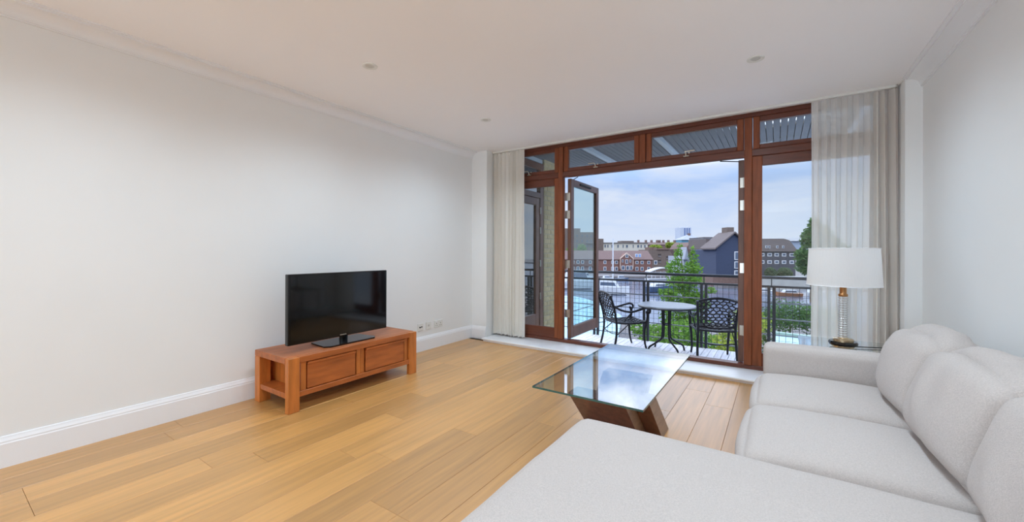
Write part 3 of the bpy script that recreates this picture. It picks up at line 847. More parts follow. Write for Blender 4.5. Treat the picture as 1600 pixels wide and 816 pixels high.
def make_chair():
    c = thing('balcony_chair', 'x', 'chair', loc=(0, 0, 0), world=False)
    # local frame: +Y is the way the chair faces, origin on the deck at the middle
    HW = 0.255
    for s in (-1, 1):
        MB().tube(bez([(s * 0.25, -0.27, 0), (s * 0.245, -0.225, 0.20), (s * 0.235, -0.215, 0.42), (s * 0.245, -0.26, 0.66), (s * 0.265, -0.335, 0.86)], 6), [0.017] * 24 + [0.021], 8).build('back_leg', IRON, c, 50)
        MB().tube(bez([(s * 0.25, 0.285, 0), (s * 0.245, 0.25, 0.12), (s * 0.255, 0.24, 0.30), (s * 0.265, 0.265, 0.42), (s * 0.268, 0.285, 0.52), (s * 0.27, 0.275, 0.60)], 6), [0.013 + 0.008 * min(1, k / 20) for k in range(31)], 8).build('front_leg', IRON, c, 50)
        arm = bez([(s * 0.25, -0.275, 0.70), (s * 0.275, -0.16, 0.635), (s * 0.285, 0.0, 0.605), (s * 0.285, 0.14, 0.635), (s * 0.28, 0.255, 0.66), (s * 0.278, 0.315, 0.635), (s * 0.277, 0.31, 0.585), (s * 0.275, 0.268, 0.58), (s * 0.275, 0.268, 0.612)], 6)
        MB().tube(arm, 0.0145, 8, flat=1.15).build('armrest', IRON, c, 50)
        MB().tube(bez([(s * 0.27, 0.02, 0.60), (s * 0.262, -0.05, 0.52), (s * 0.25, -0.10, 0.45)], 6), 0.009, 6).build('arm_brace', IRON, c, 50)
        MB().tube(bez([(s * 0.245, -0.225, 0.24), (s * 0.24, -0.12, 0.32), (s * 0.235, -0.02, 0.405)], 6), 0.008, 6).build('leg_brace', IRON, c, 50)
    # seat
    def seat(u, v):
        w = 0.235 + 0.03 * v
        x_ = (u - 0.5) * 2 * w
        return Vector((x_, -0.22 + 0.50 * v, 0.425 - 0.018 * math.sin(PI * v) + 0.012 * abs(2 * u - 1)))
    edge = [seat(0, k / 10) for k in range(11)] + [seat(k / 10, 1) + Vector((0, 0.02 * math.sin(PI * k / 10), 0)) for k in range(1, 11)] + [seat(1, 1 - k / 10) for k in range(1, 11)] + [seat(1 - k / 10, 0) for k in range(1, 10)]
    MB().tube(edge, 0.014, 8, True).build('seat_frame', IRON, c, 50)
    lattice(seat, 12, 10, 0.0115, 0.16, lambda q: -0.02 < q[0] < 1.02 and -0.02 < q[1] < 1.02, 4).build('seat_lattice', IRON, c, 50)
    # back: lattice panel with an arched top rail
    def back(u, v):
        h = 0.50 + v * (0.345 + 0.055 * math.sin(PI * u))
        x_ = (u - 0.5) * 2 * (0.235 + 0.025 * v)
        hh = h - 0.42
        return Vector((x_, -0.215 - 0.10 * (hh / 0.44) ** 1.6 - 0.02 * math.sin(PI * u), h))
    MB().tube([back(k / 16, 1) for k in range(17)], 0.017, 8).build('top_rail', IRON, c, 50)
    MB().tube([back(k / 16, -0.02) + Vector((0, 0, -0.02 * math.sin(PI * k / 16))) for k in range(17)], 0.013, 8).build('lower_rail', IRON, c, 50)
    lattice(back, 13, 9, 0.0095, 0.2, lambda q: 0 <= q[0] <= 1.01 and -0.03 <= q[1] <= 1.01, 8).build('back_lattice', IRON, c, 50)
    MB().tube(bez([(-0.245, -0.225, 0.27), (0, -0.20, 0.235), (0.245, -0.225, 0.27)], 8), 0.008, 6).build('stretcher', IRON, c, 50)
    return c
ch = make_chair()
c2 = copy_tree(ch)
ch['label'] = 'black cast-metal lattice armchair beside the open glazed door leaf'
ch['group'] = c2['group'] = 'balcony armchairs'
c2['label'] = 'black cast-metal lattice armchair with its back to the room, by the hinged post'
ch.location = (-2.06, 6.30, ZD); ch.rotation_euler.z = math.radians(-46)
c2.location = (-0.765, 6.38, ZD); c2.rotation_euler.z = math.radians(18)

bt = thing('balcony_table', 'round grey metal table between the two balcony chairs', 'table', loc=(-1.415, 6.40, ZD), world=False)
TOPM = mat('table_top_metal', (150, 154, 160), 0.35, 0.4, var=0.15, vscale=60)  # grey base colour stands in for sky reflected in the top
MB().lathe([(0.0, 0.700), (0.395, 0.700), (0.415, 0.698), (0.420, 0.708), (0.415, 0.720), (0.395, 0.722), (0.0, 0.722)], n=56, cap=False).build('table_top', TOPM, bt, 40)
MB().tube([(0.405 * math.cos(q), 0.405 * math.sin(q), 0.693) for q in [2 * PI * k / 48 for k in range(48)]], 0.012, 8, True).build('rim', IRON, bt, 50)
for k in range(4):
    q = PI / 4 + k * PI / 2
    e_ = lambda r, z: (r * math.cos(q), r * math.sin(q), z)
    MB().tube(bez([e_(0.20, 0.695), e_(0.085, 0.66), e_(0.065, 0.55), e_(0.065, 0.30), e_(0.085, 0.20), e_(0.20, 0.13), e_(0.285, 0.08), e_(0.31, 0.0)], 7), 0.0145, 8).build('leg', IRON, bt, 50)
MB().tube([(0.075 * math.cos(q), 0.075 * math.sin(q), 0.42) for q in [2 * PI * k / 24 for k in range(24)]], 0.009, 6, True).build('collar_ring', IRON, bt, 50)

# ------------------------------------------------------------------ the dock outside; local axes: u across the view, d away from the building
UD = YAW
def out(name, label=None, cat=None, group=None, kind=None):
    o = thing(name, label, cat, (0, 0, 0), group, kind, world=False, rz=UD)
    return o
def uu(px, D): return (px - 800) / FPX * D
def zz_at(py, D, px=1000): return CAM_H - (py - (392.9 - 0.00317 * (px - 800))) / FPX * D

BRICKD = mat('dark_brick', (104, 84, 78), 0.9, var=0.14, vscale=3)
BRICKB = mat('brown_brick', (98, 86, 80), 0.9, var=0.12, vscale=2)
BRICKR = mat('red_brick', (108, 78, 72), 0.9, var=0.14, vscale=3)
CREAM = mat('cream_render', (176, 172, 162), 0.85, var=0.05, vscale=2)
TILE = mat('brown_roof_tile', (98, 78, 74), 0.85, var=0.14, vscale=4)
TILE2 = mat('grey_brown_roof', (92, 83, 82), 0.85, var=0.14, vscale=4)
NAVY = mat('navy_boarding', (46, 56, 80), 0.7, var=0.1, vscale=2, stretch=(0.3, 0.3, 8))
SLATE = mat('dark_boarding', (54, 55, 64), 0.8, var=0.1, vscale=2)
WHITE = mat('white_joinery', (188, 190, 194), 0.5)
BPANE = mat('far_glass', (74, 86, 104), 0.15)
SHADOWY = mat('recess_shade', (60, 52, 50), 0.9)  # dark tone stands in for shade in balconies and loggia
STONE = mat('quay_stone', (104, 100, 100), 0.9, var=0.15, vscale=1.5)
WATER = mat('dock_water', (96, 104, 122), 0.12, bump=0.25, bscale=1.6, spec=0.6, stretch=(1, 2.5, 1))
HULL_W = mat('white_hull', (186, 190, 196), 0.25)
HULL_B = mat('navy_hull', (58, 76, 104), 0.3)
WOODB = mat('varnished_hull', (136, 90, 62), 0.35, var=0.15, vscale=2)
PALEROOF = mat('pale_blue_roof', (146, 178, 196), 0.5, var=0.05, vscale=0.6)
GREENEDGE = mat('green_coping', (128, 150, 140), 0.6)
BARK = mat('bark', (92, 78, 62), 0.9, var=0.2, vscale=10)

wt = box('water', (-260, 300, 20, 420, -6.2, -5.35), WATER); wt.rotation_euler.z = UD
tag(wt, 'grey-blue water of the dock', kind='structure')
g = out('ground', 'paved quays around the dock', kind='structure')
box('far_quay', (-200, 260, 97, 700, -7.5, -4.8), STONE, g)
box('near_quay', (-60, 80, 8.6, 34, -8.0, -5.0), STONE, g)

def bldg(name, label, wallm, u0, u1, d0, d1, z0, z1):
    b = out(name, label, 'building')
    b['base'] = [0, 0, 0]
    box('walls', (u0, u1, d0, d1, z0, z1), wallm, b)
    return b
def windows(b, rects, D, frame=WHITE, pane=BPANE, inset=0.18):
    for (u0, u1, z0, z1) in rects:
        w_ = box('window', (u0, u1, D - 0.08, D + 0.1, z0, z1), frame, b)
        f_ = min(inset, (u1 - u0) * 0.16)
        p = box('pane', (u0 + f_, u1 - f_, D - 0.11, D - 0.05, z0 + f_, z1 - f_), pane, w_)
def pxrect(px0, px1, py0, py1, D): return (uu(px0, D), uu(px1, D), zz_at(py1, D, px0), zz_at(py0, D, px0))
def gable_roof(name, b, u0, u1, d0, d1, ze, zr, m, over=0.3):
    """ridge running along u"""
    dm = (d0 + d1) / 2
    return MB().prism([(d0 - over, ze), (dm, zr), (d1 + over, ze)], 'x', u0 - over, u1 + over).build(name, m, b)

# terrace of brick houses across the water
D = 110
T = bldg('terraced_houses', 'brick terrace with brown tiled roof and white windows across the water', BRICKR, uu(872, D), uu(1019, D), D, D + 9, -5.6, zz_at(404.5, D))
gable_roof('roof', T, uu(872, D), uu(1019, D), D, D + 9, zz_at(404.5, D), zz_at(390.5, D + 4.5), TILE)
gl, gr_ = uu(968, D), uu(988, D)
gm = (gl + gr_) / 2
ga = zz_at(394.5, D); ge = zz_at(403, D)
MB().prism([(gl, -5.6), (gr_, -5.6), (gr_, ge), (gm, ga), (gl, ge)], 'y', D - 0.7, D + 4).build('gable', BRICKR, T)
mm = MB()
for a, b in [((gl, ge), (gm, ga)), ((gm, ga), (gr_, ge))]:
    mm.tube([(a[0], D - 0.75, a[1]), (b[0], D - 0.75, b[1])], 0.14, 6)
for a in (gl, gr_):
    mm.tube([(a, D - 0.75, -3.5), (a, D - 0.75, ge)], 0.10, 6)
mm.build('bargeboard', mat('peach_trim', (186, 166, 152), 0.7), T)
R_ = []
for p in (886, 893, 901, 908, 920, 927, 943, 955, 961, 993, 1001, 1011.5):
    R_.append(pxrect(p, p + 4.4, 406.5, 411.5, D)); R_.append(pxrect(p, p + 4.4, 416, 422, D))
windows(T, R_, D)
windows(T, [pxrect(970.5, 973, 404.5, 409, D), pxrect(976, 980, 404.5, 411, D), pxrect(982.5, 985, 404.5, 409, D), pxrect(976, 980.5, 396.8, 401.5, D), pxrect(970, 975, 414, 421, D), pxrect(977, 982, 414, 421, D), pxrect(983, 987, 414, 421, D)], D - 0.7)
rl1 = MB()
for p in (990.5, 995.5):
    a = pxrect(p, p + 4, 395.5, 401, D + 2.2)
    windows(T, [a], D + 1.0, frame=WHITE, pane=mat('skylight', (110, 140, 186), 0.2) if p < 992 else bpy.data.materials['skylight'])
# cream apartment block behind
D = 158
B = bldg('apartment_block', 'long cream apartment block above the brick terrace', CREAM, uu(936, D), uu(1012, D), D, D + 12, zz_at(397, D), zz_at(379, D))
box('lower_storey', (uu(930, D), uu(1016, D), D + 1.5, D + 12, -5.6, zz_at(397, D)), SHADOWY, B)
box('parapet', (uu(935, D), uu(1013, D), D - 0.4, D + 12.4, zz_at(379, D), zz_at(378, D)), STONE, B)
box('penthouse', (uu(974, D), uu(994, D), D + 3, D + 9, zz_at(379, D), zz_at(375, D)), BRICKB, B)
windows(B, [pxrect(p, p + w_, 381, 386.5, D) for p, w_ in [(939, 2), (944, 3), (948.5, 2.5), (955, 2), (964, 3), (972.5, 2.2), (977.5, 4), (988.5, 1.6), (995, 4), (1000.5, 2.5), (1006, 3)]], D, frame=CREAM)
windows(B, [pxrect(p, p + 6, 398.2, 401.5, D) for p in (940, 950, 960, 970, 980, 990, 1000)], D + 1.5, frame=BRICKB, pane=BPANE)
for p in range(940, 1010, 12):
    box('balcony_slab', (uu(p, D), uu(p + 10, D), D - 0.2, D + 1.5, zz_at(397.3, D), zz_at(396.3, D)), STONE, B)
# brown block seen through the door glass
D = 140
B = bldg('brown_tower_block', 'stepped brown brick block seen through the open door glass', BRICKB, uu(838, D), uu(929, D), D, D + 9, -5.6, zz_at(362, D))
box('upper_storey', (uu(838, D), uu(907, D), D + 0.5, D + 8, zz_at(362, D), zz_at(356, D)), BRICKB, B)
box('side_wing', (uu(929, D), uu(944, D), D + 1, D + 9, -5.6, zz_at(372, D)), BRICKB, B)
windows(B, [pxrect(p, p + 3, y, y + 4, D) for p in (900, 908, 916, 922) for y in (366, 374, 382, 390)], D, frame=BRICKB)
box('balcony_slab', (uu(915, D), uu(926, D), D - 1.0, D, zz_at(379.5, D), zz_at(377.5, D)), STONE, B)
# brown brick block right of the terrace
D = 121
B = bldg('brick_flats', 'brown brick flats with dark recessed balconies', BRICKB, uu(1014, D), uu(1072, D), D, D + 10, -5.6, zz_at(389, D))
box('stair_head', (uu(1016, D + 3), uu(1026, D + 3), D + 3, D + 8, zz_at(394, D), zz_at(385, D)), BRICKD, B)
box('parapet', (uu(1026, D), uu(1046, D), D - 0.3, D + 3, zz_at(389, D), zz_at(386.5, D)), BRICKD, B)
for p, y in [(1028, 395.5), (1028, 404.5), (1041, 399), (1041, 409)]:
    r = pxrect(p, p + 5, y, y + 4, D)
    box('shade_patch', (r[0], r[1], D - 0.04, D + 1, r[2], r[3]), SHADOWY, B)  # dark flush box painted as the balcony's shade
    box('balcony_front', (r[0], r[1], D - 0.12, D, r[2] - 0.1, r[2] + 0.25), STONE, B)
windows(B, [pxrect(1022, 1027, 406, 412, D), pxrect(1048, 1052, 402, 407, D)], D)
# far roofs with chimneys
D = 210
B = bldg('distant_terrace', 'distant pinkish terrace roof with a row of chimneys', TILE, uu(985, D), uu(1066, D), D, D + 10, -5.6, zz_at(381, D))
gable_roof('roof', B, uu(985, D), uu(1066, D), D, D + 10, zz_at(381, D), zz_at(377, D), TILE)
for p in (1001, 1013, 1022, 1031, 1035, 1041, 1049, 1059):
    box('chimney', (uu(p, D), uu(p + 2, D), D + 4, D + 6, zz_at(379, D), zz_at(373.5, D)), BRICKD, B)
# tower
D = 420
B = bldg('office_tower', 'pale high-rise tower with blue stripes on the skyline', mat('tower_white', (158, 166, 180), 0.6), uu(1063, D), uu(1080, D), D, D + 14, -5.6, zz_at(354, D))
for p in (1069, 1072.6, 1076.2):
    box('glass_strip', (uu(p, D), uu(p + 1.8, D), D - 0.3, D, -5, zz_at(355, D)), mat('tower_glass', (88, 106, 146), 0.3) if p == 1069 else bpy.data.materials['tower_glass'], B)
box('plant_room', (uu(1067, D), uu(1077, D), D + 3, D + 10, zz_at(354, D), zz_at(352.8, D)), WHITE, B)
# hipped roof with teal band
D = 230
B = bldg('hipped_roof_house', 'hipped roof building with a teal eaves band below the tower', mat('teal_band', (70, 126, 150), 0.5), uu(1065, D), uu(1098, D), D, D + 12, -5.6, zz_at(373.5, D))
h0, h1, hz, ht = uu(1064, D), uu(1100, D), zz_at(373.5, D), zz_at(365, D)
MB().add([(h0, D - 1, hz), (h1, D - 1, hz), (h1, D + 13, hz), (h0, D + 13, hz), (uu(1080, D), D + 6, ht), (uu(1087, D), D + 6, ht)], [[0, 1, 5, 4], [1, 2, 5], [2, 3, 4, 5], [3, 0, 4], [3, 2, 1, 0]]).build('roof', mat('pale_slate', (138, 142, 152), 0.8), B)
box('chimney', (uu(1082, D), uu(1085, D), D + 5, D + 7, ht - 1, zz_at(362.5, D)), BRICKD, B)
# navy weatherboarded warehouse
D = 75
B = out('navy_warehouse', 'navy weatherboarded gabled house with white bay windows beside the water', 'building'); B['base'] = [0, 0, 0]
n0, n1 = uu(1119, D), uu(1172, D)
apx = uu(1146, D)
zb_ = zz_at(428, D, 1130)
MB().prism([(n0, zb_), (n1, zb_), (n1, zz_at(386, D, 1150)), (apx, zz_at(364, D, 1150)), (n0, zz_at(386, D, 1120))], 'y', D, D + 5).build('walls', NAVY, B)
box('ground_floor', (37.9, n1, D + 0.2, D + 5, -5.6, zb_), BRICKD, B)
rp_ = [(n0 - 0.5, zz_at(388, D, 1120)), (apx, zz_at(362.2, D, 1150)), (n1 + 0.5, zz_at(388, D, 1150)), (n1 + 0.5, zz_at(386, D, 1150)), (apx, zz_at(359.8, D, 1150)), (n0 - 0.5, zz_at(385.5, D, 1120))]
MB().prism(rp_, 'y', D - 0.6, D + 5.5).build('roof', TILE2, B)
for k in range(40):
    z = zb_ + 0.15 + k * 0.19
    ze_ = zz_at(386, D, 1120)
    zap = zz_at(364, D, 1150)
    if z > zap - 0.4: break
    fr_ = 0 if z < ze_ else (z - ze_) / (zap - ze_)
    a_, b_ = n0 + (apx - n0) * fr_, n1 + (apx - n1) * fr_
    box('board', (a_ + 0.02, b_ - 0.02, D - 0.03, D, z, z + 0.16), NAVY, B)
for y in (391, 406.5, 420.5):
    windows(B, [pxrect(1147, 1154, y, y + (13 if y < 400 else 11 if y < 415 else 7), D)], D - 0.1, inset=0.3)
box('chimney', (uu(1145, D), uu(1156, D), D + 2, D + 4, zz_at(366, D), zz_at(352.5, D)), BRICKB, B)
# its lower wing with brown roof
D2 = 82.6
box('bay', (uu(1096.5, D2), uu(1107.5, D2), D2, D2 + 4, -5.6, zz_at(388, D2, 1100)), mat('pale_boarding', (134, 142, 160), 0.7), B)
MB().prism([(uu(1100, D2), zz_at(388, D2)), (uu(1108, D2), zz_at(388, D2)), (uu(1104.5, D2), zz_at(379.5, D2))], 'y', D2, D2 + 4).build('bay_gable', bpy.data.materials['pale_boarding'], B)
box('wing_wall', (uu(1106, D2) + 0.3, n0 + 0.4, D + 5.02, D2 + 4, -5.6, zz_at(389, D2, 1110)), NAVY, B)
MB().prism([(uu(1107, D2), zz_at(388, D2)), (n0 + 0.8, zz_at(388, D2)), (n0 + 0.8, zz_at(372, D2)), (uu(1114, D2), zz_at(374, D2))], 'y', D + 5.55, D2 + 6).build('wing_roof', TILE2, B)
windows(B, [pxrect(1098, 1101.5, 391, 398, D2), pxrect(1102.6, 1105.4, 391.5, 398, D2), pxrect(1098, 1101, 404, 412, D2), pxrect(1102.8, 1105.2, 409, 416, D2)], D2)
# brown roofed house behind the tree
D = 92
B = bldg('brown_roofed_house', 'brown roofed house with a pale gable behind the young tree', mat('pale_wall', (140, 146, 158), 0.8), uu(1068, D), uu(1106, D), D, D + 9, -5.6, zz_at(399, D))
MB().prism([(uu(1070, D), zz_at(388, D)), (uu(1073, D), zz_at(383, D)), (uu(1079, D), zz_at(377, D)), (uu(1110, D), zz_at(377, D)), (uu(1110, D), zz_at(399.5, D)), (uu(1076, D), zz_at(399.5, D))], 'y', D - 0.5, D + 9).build('roof', TILE, B)
MB().prism([(uu(1067, D), zz_at(404, D)), (uu(1074.5, D), zz_at(404, D)), (uu(1070.7, D), zz_at(385, D))], 'y', D - 0.8, D + 3).build('gable', bpy.data.materials['pale_wall'], B)
D = 120
B = bldg('flat_roof_block', 'grey flat-roofed block behind the navy gable', mat('grey_render', (116, 117, 124), 0.8), uu(1100, D), uu(1142, D), D, D + 10, -5.6, zz_at(370, D))
box('parapet', (uu(1099.5, D), uu(1142.5, D), D - 0.2, D + 10, zz_at(370, D), zz_at(369, D)), STONE, B)
# dark boarded warehouse seen through the right-hand pane
D = 85
B = bldg('dark_warehouse', 'dark boarded warehouse with mansard roof and rows of white windows', SLATE, uu(1172, D), uu(1243, D), D, D + 12, -5.6, zz_at(390.5, D, 1210))
MB().prism([(uu(1170, D), zz_at(390.5, D, 1210)), (uu(1245, D), zz_at(390.5, D, 1210)), (uu(1231, D), zz_at(373, D, 1210)), (uu(1222, D), zz_at(370.5, D, 1210)), (uu(1172, D), zz_at(371, D, 1210))], 'y', D - 0.5, D + 12).build('roof', TILE2, B)
box('chimney', (uu(1190, D), uu(1198.5, D), D + 4, D + 7, zz_at(374, D, 1200), zz_at(358.5, D, 1200)), BRICKB, B)
windows(B, [pxrect(p, p + 6.6, y, y + 5.2, D) for p in (1187.5, 1199, 1210, 1221.5, 1233.5) for y in (393, 404.5)], D, inset=0.25)
windows(B, [pxrect(p, p + 3, 381.5, 385.5, D) for p in (1193, 1197.5, 1210, 1219)], D - 0.6)
box('quay_wall', (uu(1165, 70), uu(1300, 70), 70, 72, -6.7, zz_at(430, 70, 1220)), mat('pale_quay_wall', (150, 149, 146), 0.9, var=0.1, vscale=1), g)
box('promenade', (38.0, uu(1300, 72), 72, 97, -6.7, -4.8), STONE, g)
# far white roof on the skyline
D = 300
B = bldg('distant_white_roof', 'low white-roofed building on the skyline behind the dark warehouse', mat('haze_blue', (130, 144, 164), 0.8), uu(1226, D), uu(1262, D), D, D + 20, -5.6, zz_at(374, D, 1240))
box('roof', (uu(1229, D), uu(1253, D), D - 2, D + 15, zz_at(374, D, 1240), zz_at(369.5, D, 1240)), WHITE, B)

# vegetation -----------------------------------------------------------
def leaf_mat(name, c):
    m = bpy.data.materials.new(name); m.use_nodes = True
    t = m.node_tree; t.nodes.clear()
    o = t.nodes.new('ShaderNodeOutputMaterial'); mi = t.nodes.new('ShaderNodeMixShader'); mi.inputs[0].default_value = 0.45
    di = t.nodes.new('ShaderNodeBsdfDiffuse'); tl = t.nodes.new('ShaderNodeBsdfTranslucent')
    ge_ = t.nodes.new('ShaderNodeTexCoord'); nn = t.nodes.new('ShaderNodeTexNoise'); nn.inputs['Scale'].default_value = 3.5; nn.inputs['Detail'].default_value = 4
    t.links.new(ge_.outputs['Object'], nn.inputs['Vector'])
    rp = t.nodes.new('ShaderNodeValToRGB'); cc = srgb(*c)
    rp.color_ramp.elements[0].position = 0.3; rp.color_ramp.elements[1].position = 0.7
    rp.color_ramp.elements[0].color = (cc[0] * 0.62, cc[1] * 0.72, cc[2] * 0.7, 1); rp.color_ramp.elements[1].color = (min(1, cc[0] * 1.3), min(1, cc[1] * 1.2), cc[2] * 1.1, 1)
    t.links.new(nn.outputs[0], rp.inputs[0]); t.links.new(rp.outputs[0], di.inputs[0]); t.links.new(rp.outputs[0], tl.inputs[0])
    t.links.new(di.outputs[0], mi.inputs[1]); t.links.new(tl.outputs[0], mi.inputs[2]); t.links.new(mi.outputs[0], o.inputs[0])
    return m
LEAF = leaf_mat('fresh_leaf', (104, 140, 66))
LEAF_Y = leaf_mat('lime_leaf', (142, 156, 74))
LEAF_D = leaf_mat('deep_leaf', (84, 114, 70))
LEAF_S = leaf_mat('sage_leaf', (92, 112, 88))
def leaves(blobs, n, size, seed, shell=0.45):
    """blobs: (centre, radii); leaves are folded rhombs spread mostly near each blob's surface"""
    rnd = random.Random(seed)
    m = MB()
    vol = [b[1][0] * b[1][1] * b[1][2] for b in blobs]
    tot = sum(v ** 0.75 for v in vol)
    for (c, r), v in zip(blobs, vol):
        for _ in range(int(n * v ** 0.75 / tot)):
            d = Vector((rnd.gauss(0, 1), rnd.gauss(0, 1), rnd.gauss(0, 1))).normalized()
            k = (shell + (1 - shell) * rnd.random()) * (0.9 + 0.25 * rnd.random())
            p = Vector((c[0] + d.x * r[0] * k, c[1] + d.y * r[1] * k, c[2] + d.z * r[2] * k))
            a = Vector((rnd.gauss(0, 1), rnd.gauss(0, 1), rnd.gauss(0, 0.6))).normalized()
            b = a.cross(Vector((rnd.gauss(0, 1), rnd.gauss(0, 1), rnd.gauss(0, 1)))).normalized()
            nrm = a.cross(b)
            s_ = size * rnd.uniform(0.6, 1.3)
            m.add([p - a * s_, p + b * s_ * 0.45 + nrm * s_ * 0.15, p + a * s_, p - b * s_ * 0.45 + nrm * s_ * 0.15], [[0, 1, 2], [0, 2, 3]])
    return m
def plant(name, label, cat, blobs, n, size, lm, seed, trunk=None, group=None, shell=0.45):
    o = out(name, label, cat, group); o['base'] = [0, 0, 0]
    f = leaves(blobs, n, size, seed, shell).build('foliage', lm, o)
    f['kind'] = 'stuff'
    if trunk:
        for i, (pts, rad) in enumerate(trunk):
            MB().tube(pts, rad, 7).build('trunk' if i == 0 else 'branch', BARK, o, 60)
    return o
def bl(px, py, D, rpx, rpy, rd=None):
    r1, r2_ = rpx / FPX * D, rpy / FPX * D
    return ((uu(px, D), D, zz_at(py, D, px)), (r1, rd or r1, r2_))
D = 17
tb = (uu(1070, D), D, -5.0)
plant('young_tree', 'bright green young tree rising beyond the balcony railing', 'tree',
      [bl(1060, 398, D, 7, 14), bl(1063, 385, D, 3.5, 8), bl(1083, 400, D, 7, 13), bl(1083, 388, D, 3.2, 6), bl(1054, 417, D, 14, 12), bl(1082, 418, D, 15, 12), bl(1070, 437, D, 27, 15), bl(1062, 462, D, 30, 16), bl(1088, 470, D, 20, 20), bl(1055, 492, D, 24, 22), bl(1085, 505, D, 26, 18), bl(1040, 455, D, 12, 6), bl(1108, 452, D, 10, 6)],
      5600, 0.075, LEAF, 11,
      [([tb, (tb[0] + 0.05, D, -3), (tb[0] - 0.05, D, -1), (tb[0] - 0.1, D, 0.4), (uu(1063, D), D, zz_at(384, D))], [0.09, 0.07, 0.05, 0.03, 0.008]),
       ([(tb[0] - 0.03, D, -1.4), (tb[0] + 0.2, D, -0.4), (uu(1083, D), D, zz_at(388, D))], [0.045, 0.03, 0.008]),
       ([(tb[0], D, -2.2), (tb[0] - 0.5, D - 0.2, -1.3), (uu(1040, D), D - 0.2, zz_at(452, D))], [0.04, 0.025, 0.008])])
D = 13
plant('shrub', 'leafy shrub seen below the round balcony table', 'shrub', [bl(1025, 522, D, 30, 16, 0.8), bl(1062, 520, D, 28, 22, 0.8), bl(995, 512, D, 12, 10, 0.4), bl(1100, 535, D, 26, 18, 0.8)], 2600, 0.07, LEAF, 21,
      [([(uu(1050, D), D, -5.0), (uu(1045, D), D, -1.6)], [0.05, 0.02])], 'shrubs beyond the railing')
D = 10.6
plant('shrub', 'yellowish ground cover behind the right balcony chair', 'shrub', [bl(1150, 530, D, 30, 22, 0.7), bl(1172, 500, D, 20, 18, 0.7), bl(1150, 556, D, 40, 16, 0.7)], 2400, 0.06, LEAF_Y, 22,
      [([(uu(1150, D), D, -5.0), (uu(1150, D), D, -1.8)], [0.05, 0.02])], 'shrubs beyond the railing')
D = 15
plant('shrub', 'dense ivy-like shrub above the pale blue roof beside the sheer curtain', 'shrub', [bl(1205, 500, D, 24, 22, 0.8), bl(1235, 490, D, 30, 24, 0.9), bl(1268, 496, D, 28, 24, 0.9), bl(1300, 498, D, 24, 24, 0.8), bl(1187, 532, D, 16, 22, 0.6)], 5200, 0.06, LEAF_D, 23,
      [([(uu(1235, D), D, -5.0), (uu(1235, D), D, -1.5)], [0.06, 0.03])], 'shrubs beyond the railing')
D = 52
plant('tall_tree', 'tall dark green tree at the edge of the sheer curtain', 'tree', [bl(1262, 372, D, 10, 18), bl(1272, 352, D, 9, 16), bl(1256, 398, D, 13, 14), bl(1268, 412, D, 20, 18), bl(1285, 372, D, 14, 24), bl(1300, 400, D, 22, 30)], 8000, 0.24, LEAF_D, 31,
      [([(uu(1270, D), D, -5.6), (uu(1268, D), D, 2.6)], [0.35, 0.06])])
D = 74
plant('round_bush', 'clipped round bush on the quay, farther from the tall tree', 'bush', [bl(1204, 425, D, 7.5, 9)], 2200, 0.16, LEAF_S, 41, [([(uu(1206, D), D, -4.8), (uu(1206, D), D, -3)], [0.1, 0.05])], 'clipped quay bushes', 0.8)
plant('round_bush', 'clipped round bush on the quay, closer to the tall tree', 'bush', [bl(1226, 426, D, 10, 10)], 2600, 0.16, LEAF_S, 42, [([(uu(1225, D), D, -4.8), (uu(1225, D), D, -3)], [0.1, 0.05])], 'clipped quay bushes', 0.8)
plant('round_bush', 'low dark bush spilling over the pale quay wall', 'bush', [bl(1247, 440, D, 11, 5)], 1500, 0.16, LEAF_S, 43, [([(uu(1247, D), D, -5.2), (uu(1247, D), D, -4.5)], [0.1, 0.05])], 'clipped quay bushes', 0.7)
D = 136
plant('lime_shrub', 'lime-green planting above the roof of the brick terrace', 'shrub', [bl(1024, 386.5, D, 10, 5)], 1800, 0.32, LEAF_Y, 51, [([(uu(1024, D), D, -4.8), (uu(1024, D), D, zz_at(386, D))], [0.1, 0.05])])
plant('lime_tree', 'lime-green treetop rising behind the brown brick flats', 'tree', [bl(1051, 385, D, 8, 8), bl(1044, 382, D, 4, 5)], 2200, 0.30, LEAF_Y, 52, [([(uu(1050, D), D, -4.8), (uu(1050, D), D, zz_at(386, D))], [0.15, 0.08])])
D = 128
for k, (lab, px_, py_, rx_, ry_) in enumerate([('round green tree beside the hinged side of the open door glass', 892, 400, 11, 13), ('tallest green tree in the middle of the open door glass', 909, 398, 9, 16), ('green tree at the free edge of the open door glass', 927, 402, 9, 12)]):
    D = 123 + 5.5 * k
    plant('quay_tree', lab, 'tree', [bl(px_, py_, D, rx_, ry_), bl(px_ + 3, py_ + 8, D, rx_ * 0.8, ry_ * 0.6)], 2600, 0.42, LEAF, 61 + k, [([(uu(px_, D), D, -4.8), (uu(px_, D), D, 0)], [0.4, 0.1])], 'trees on the far quay')

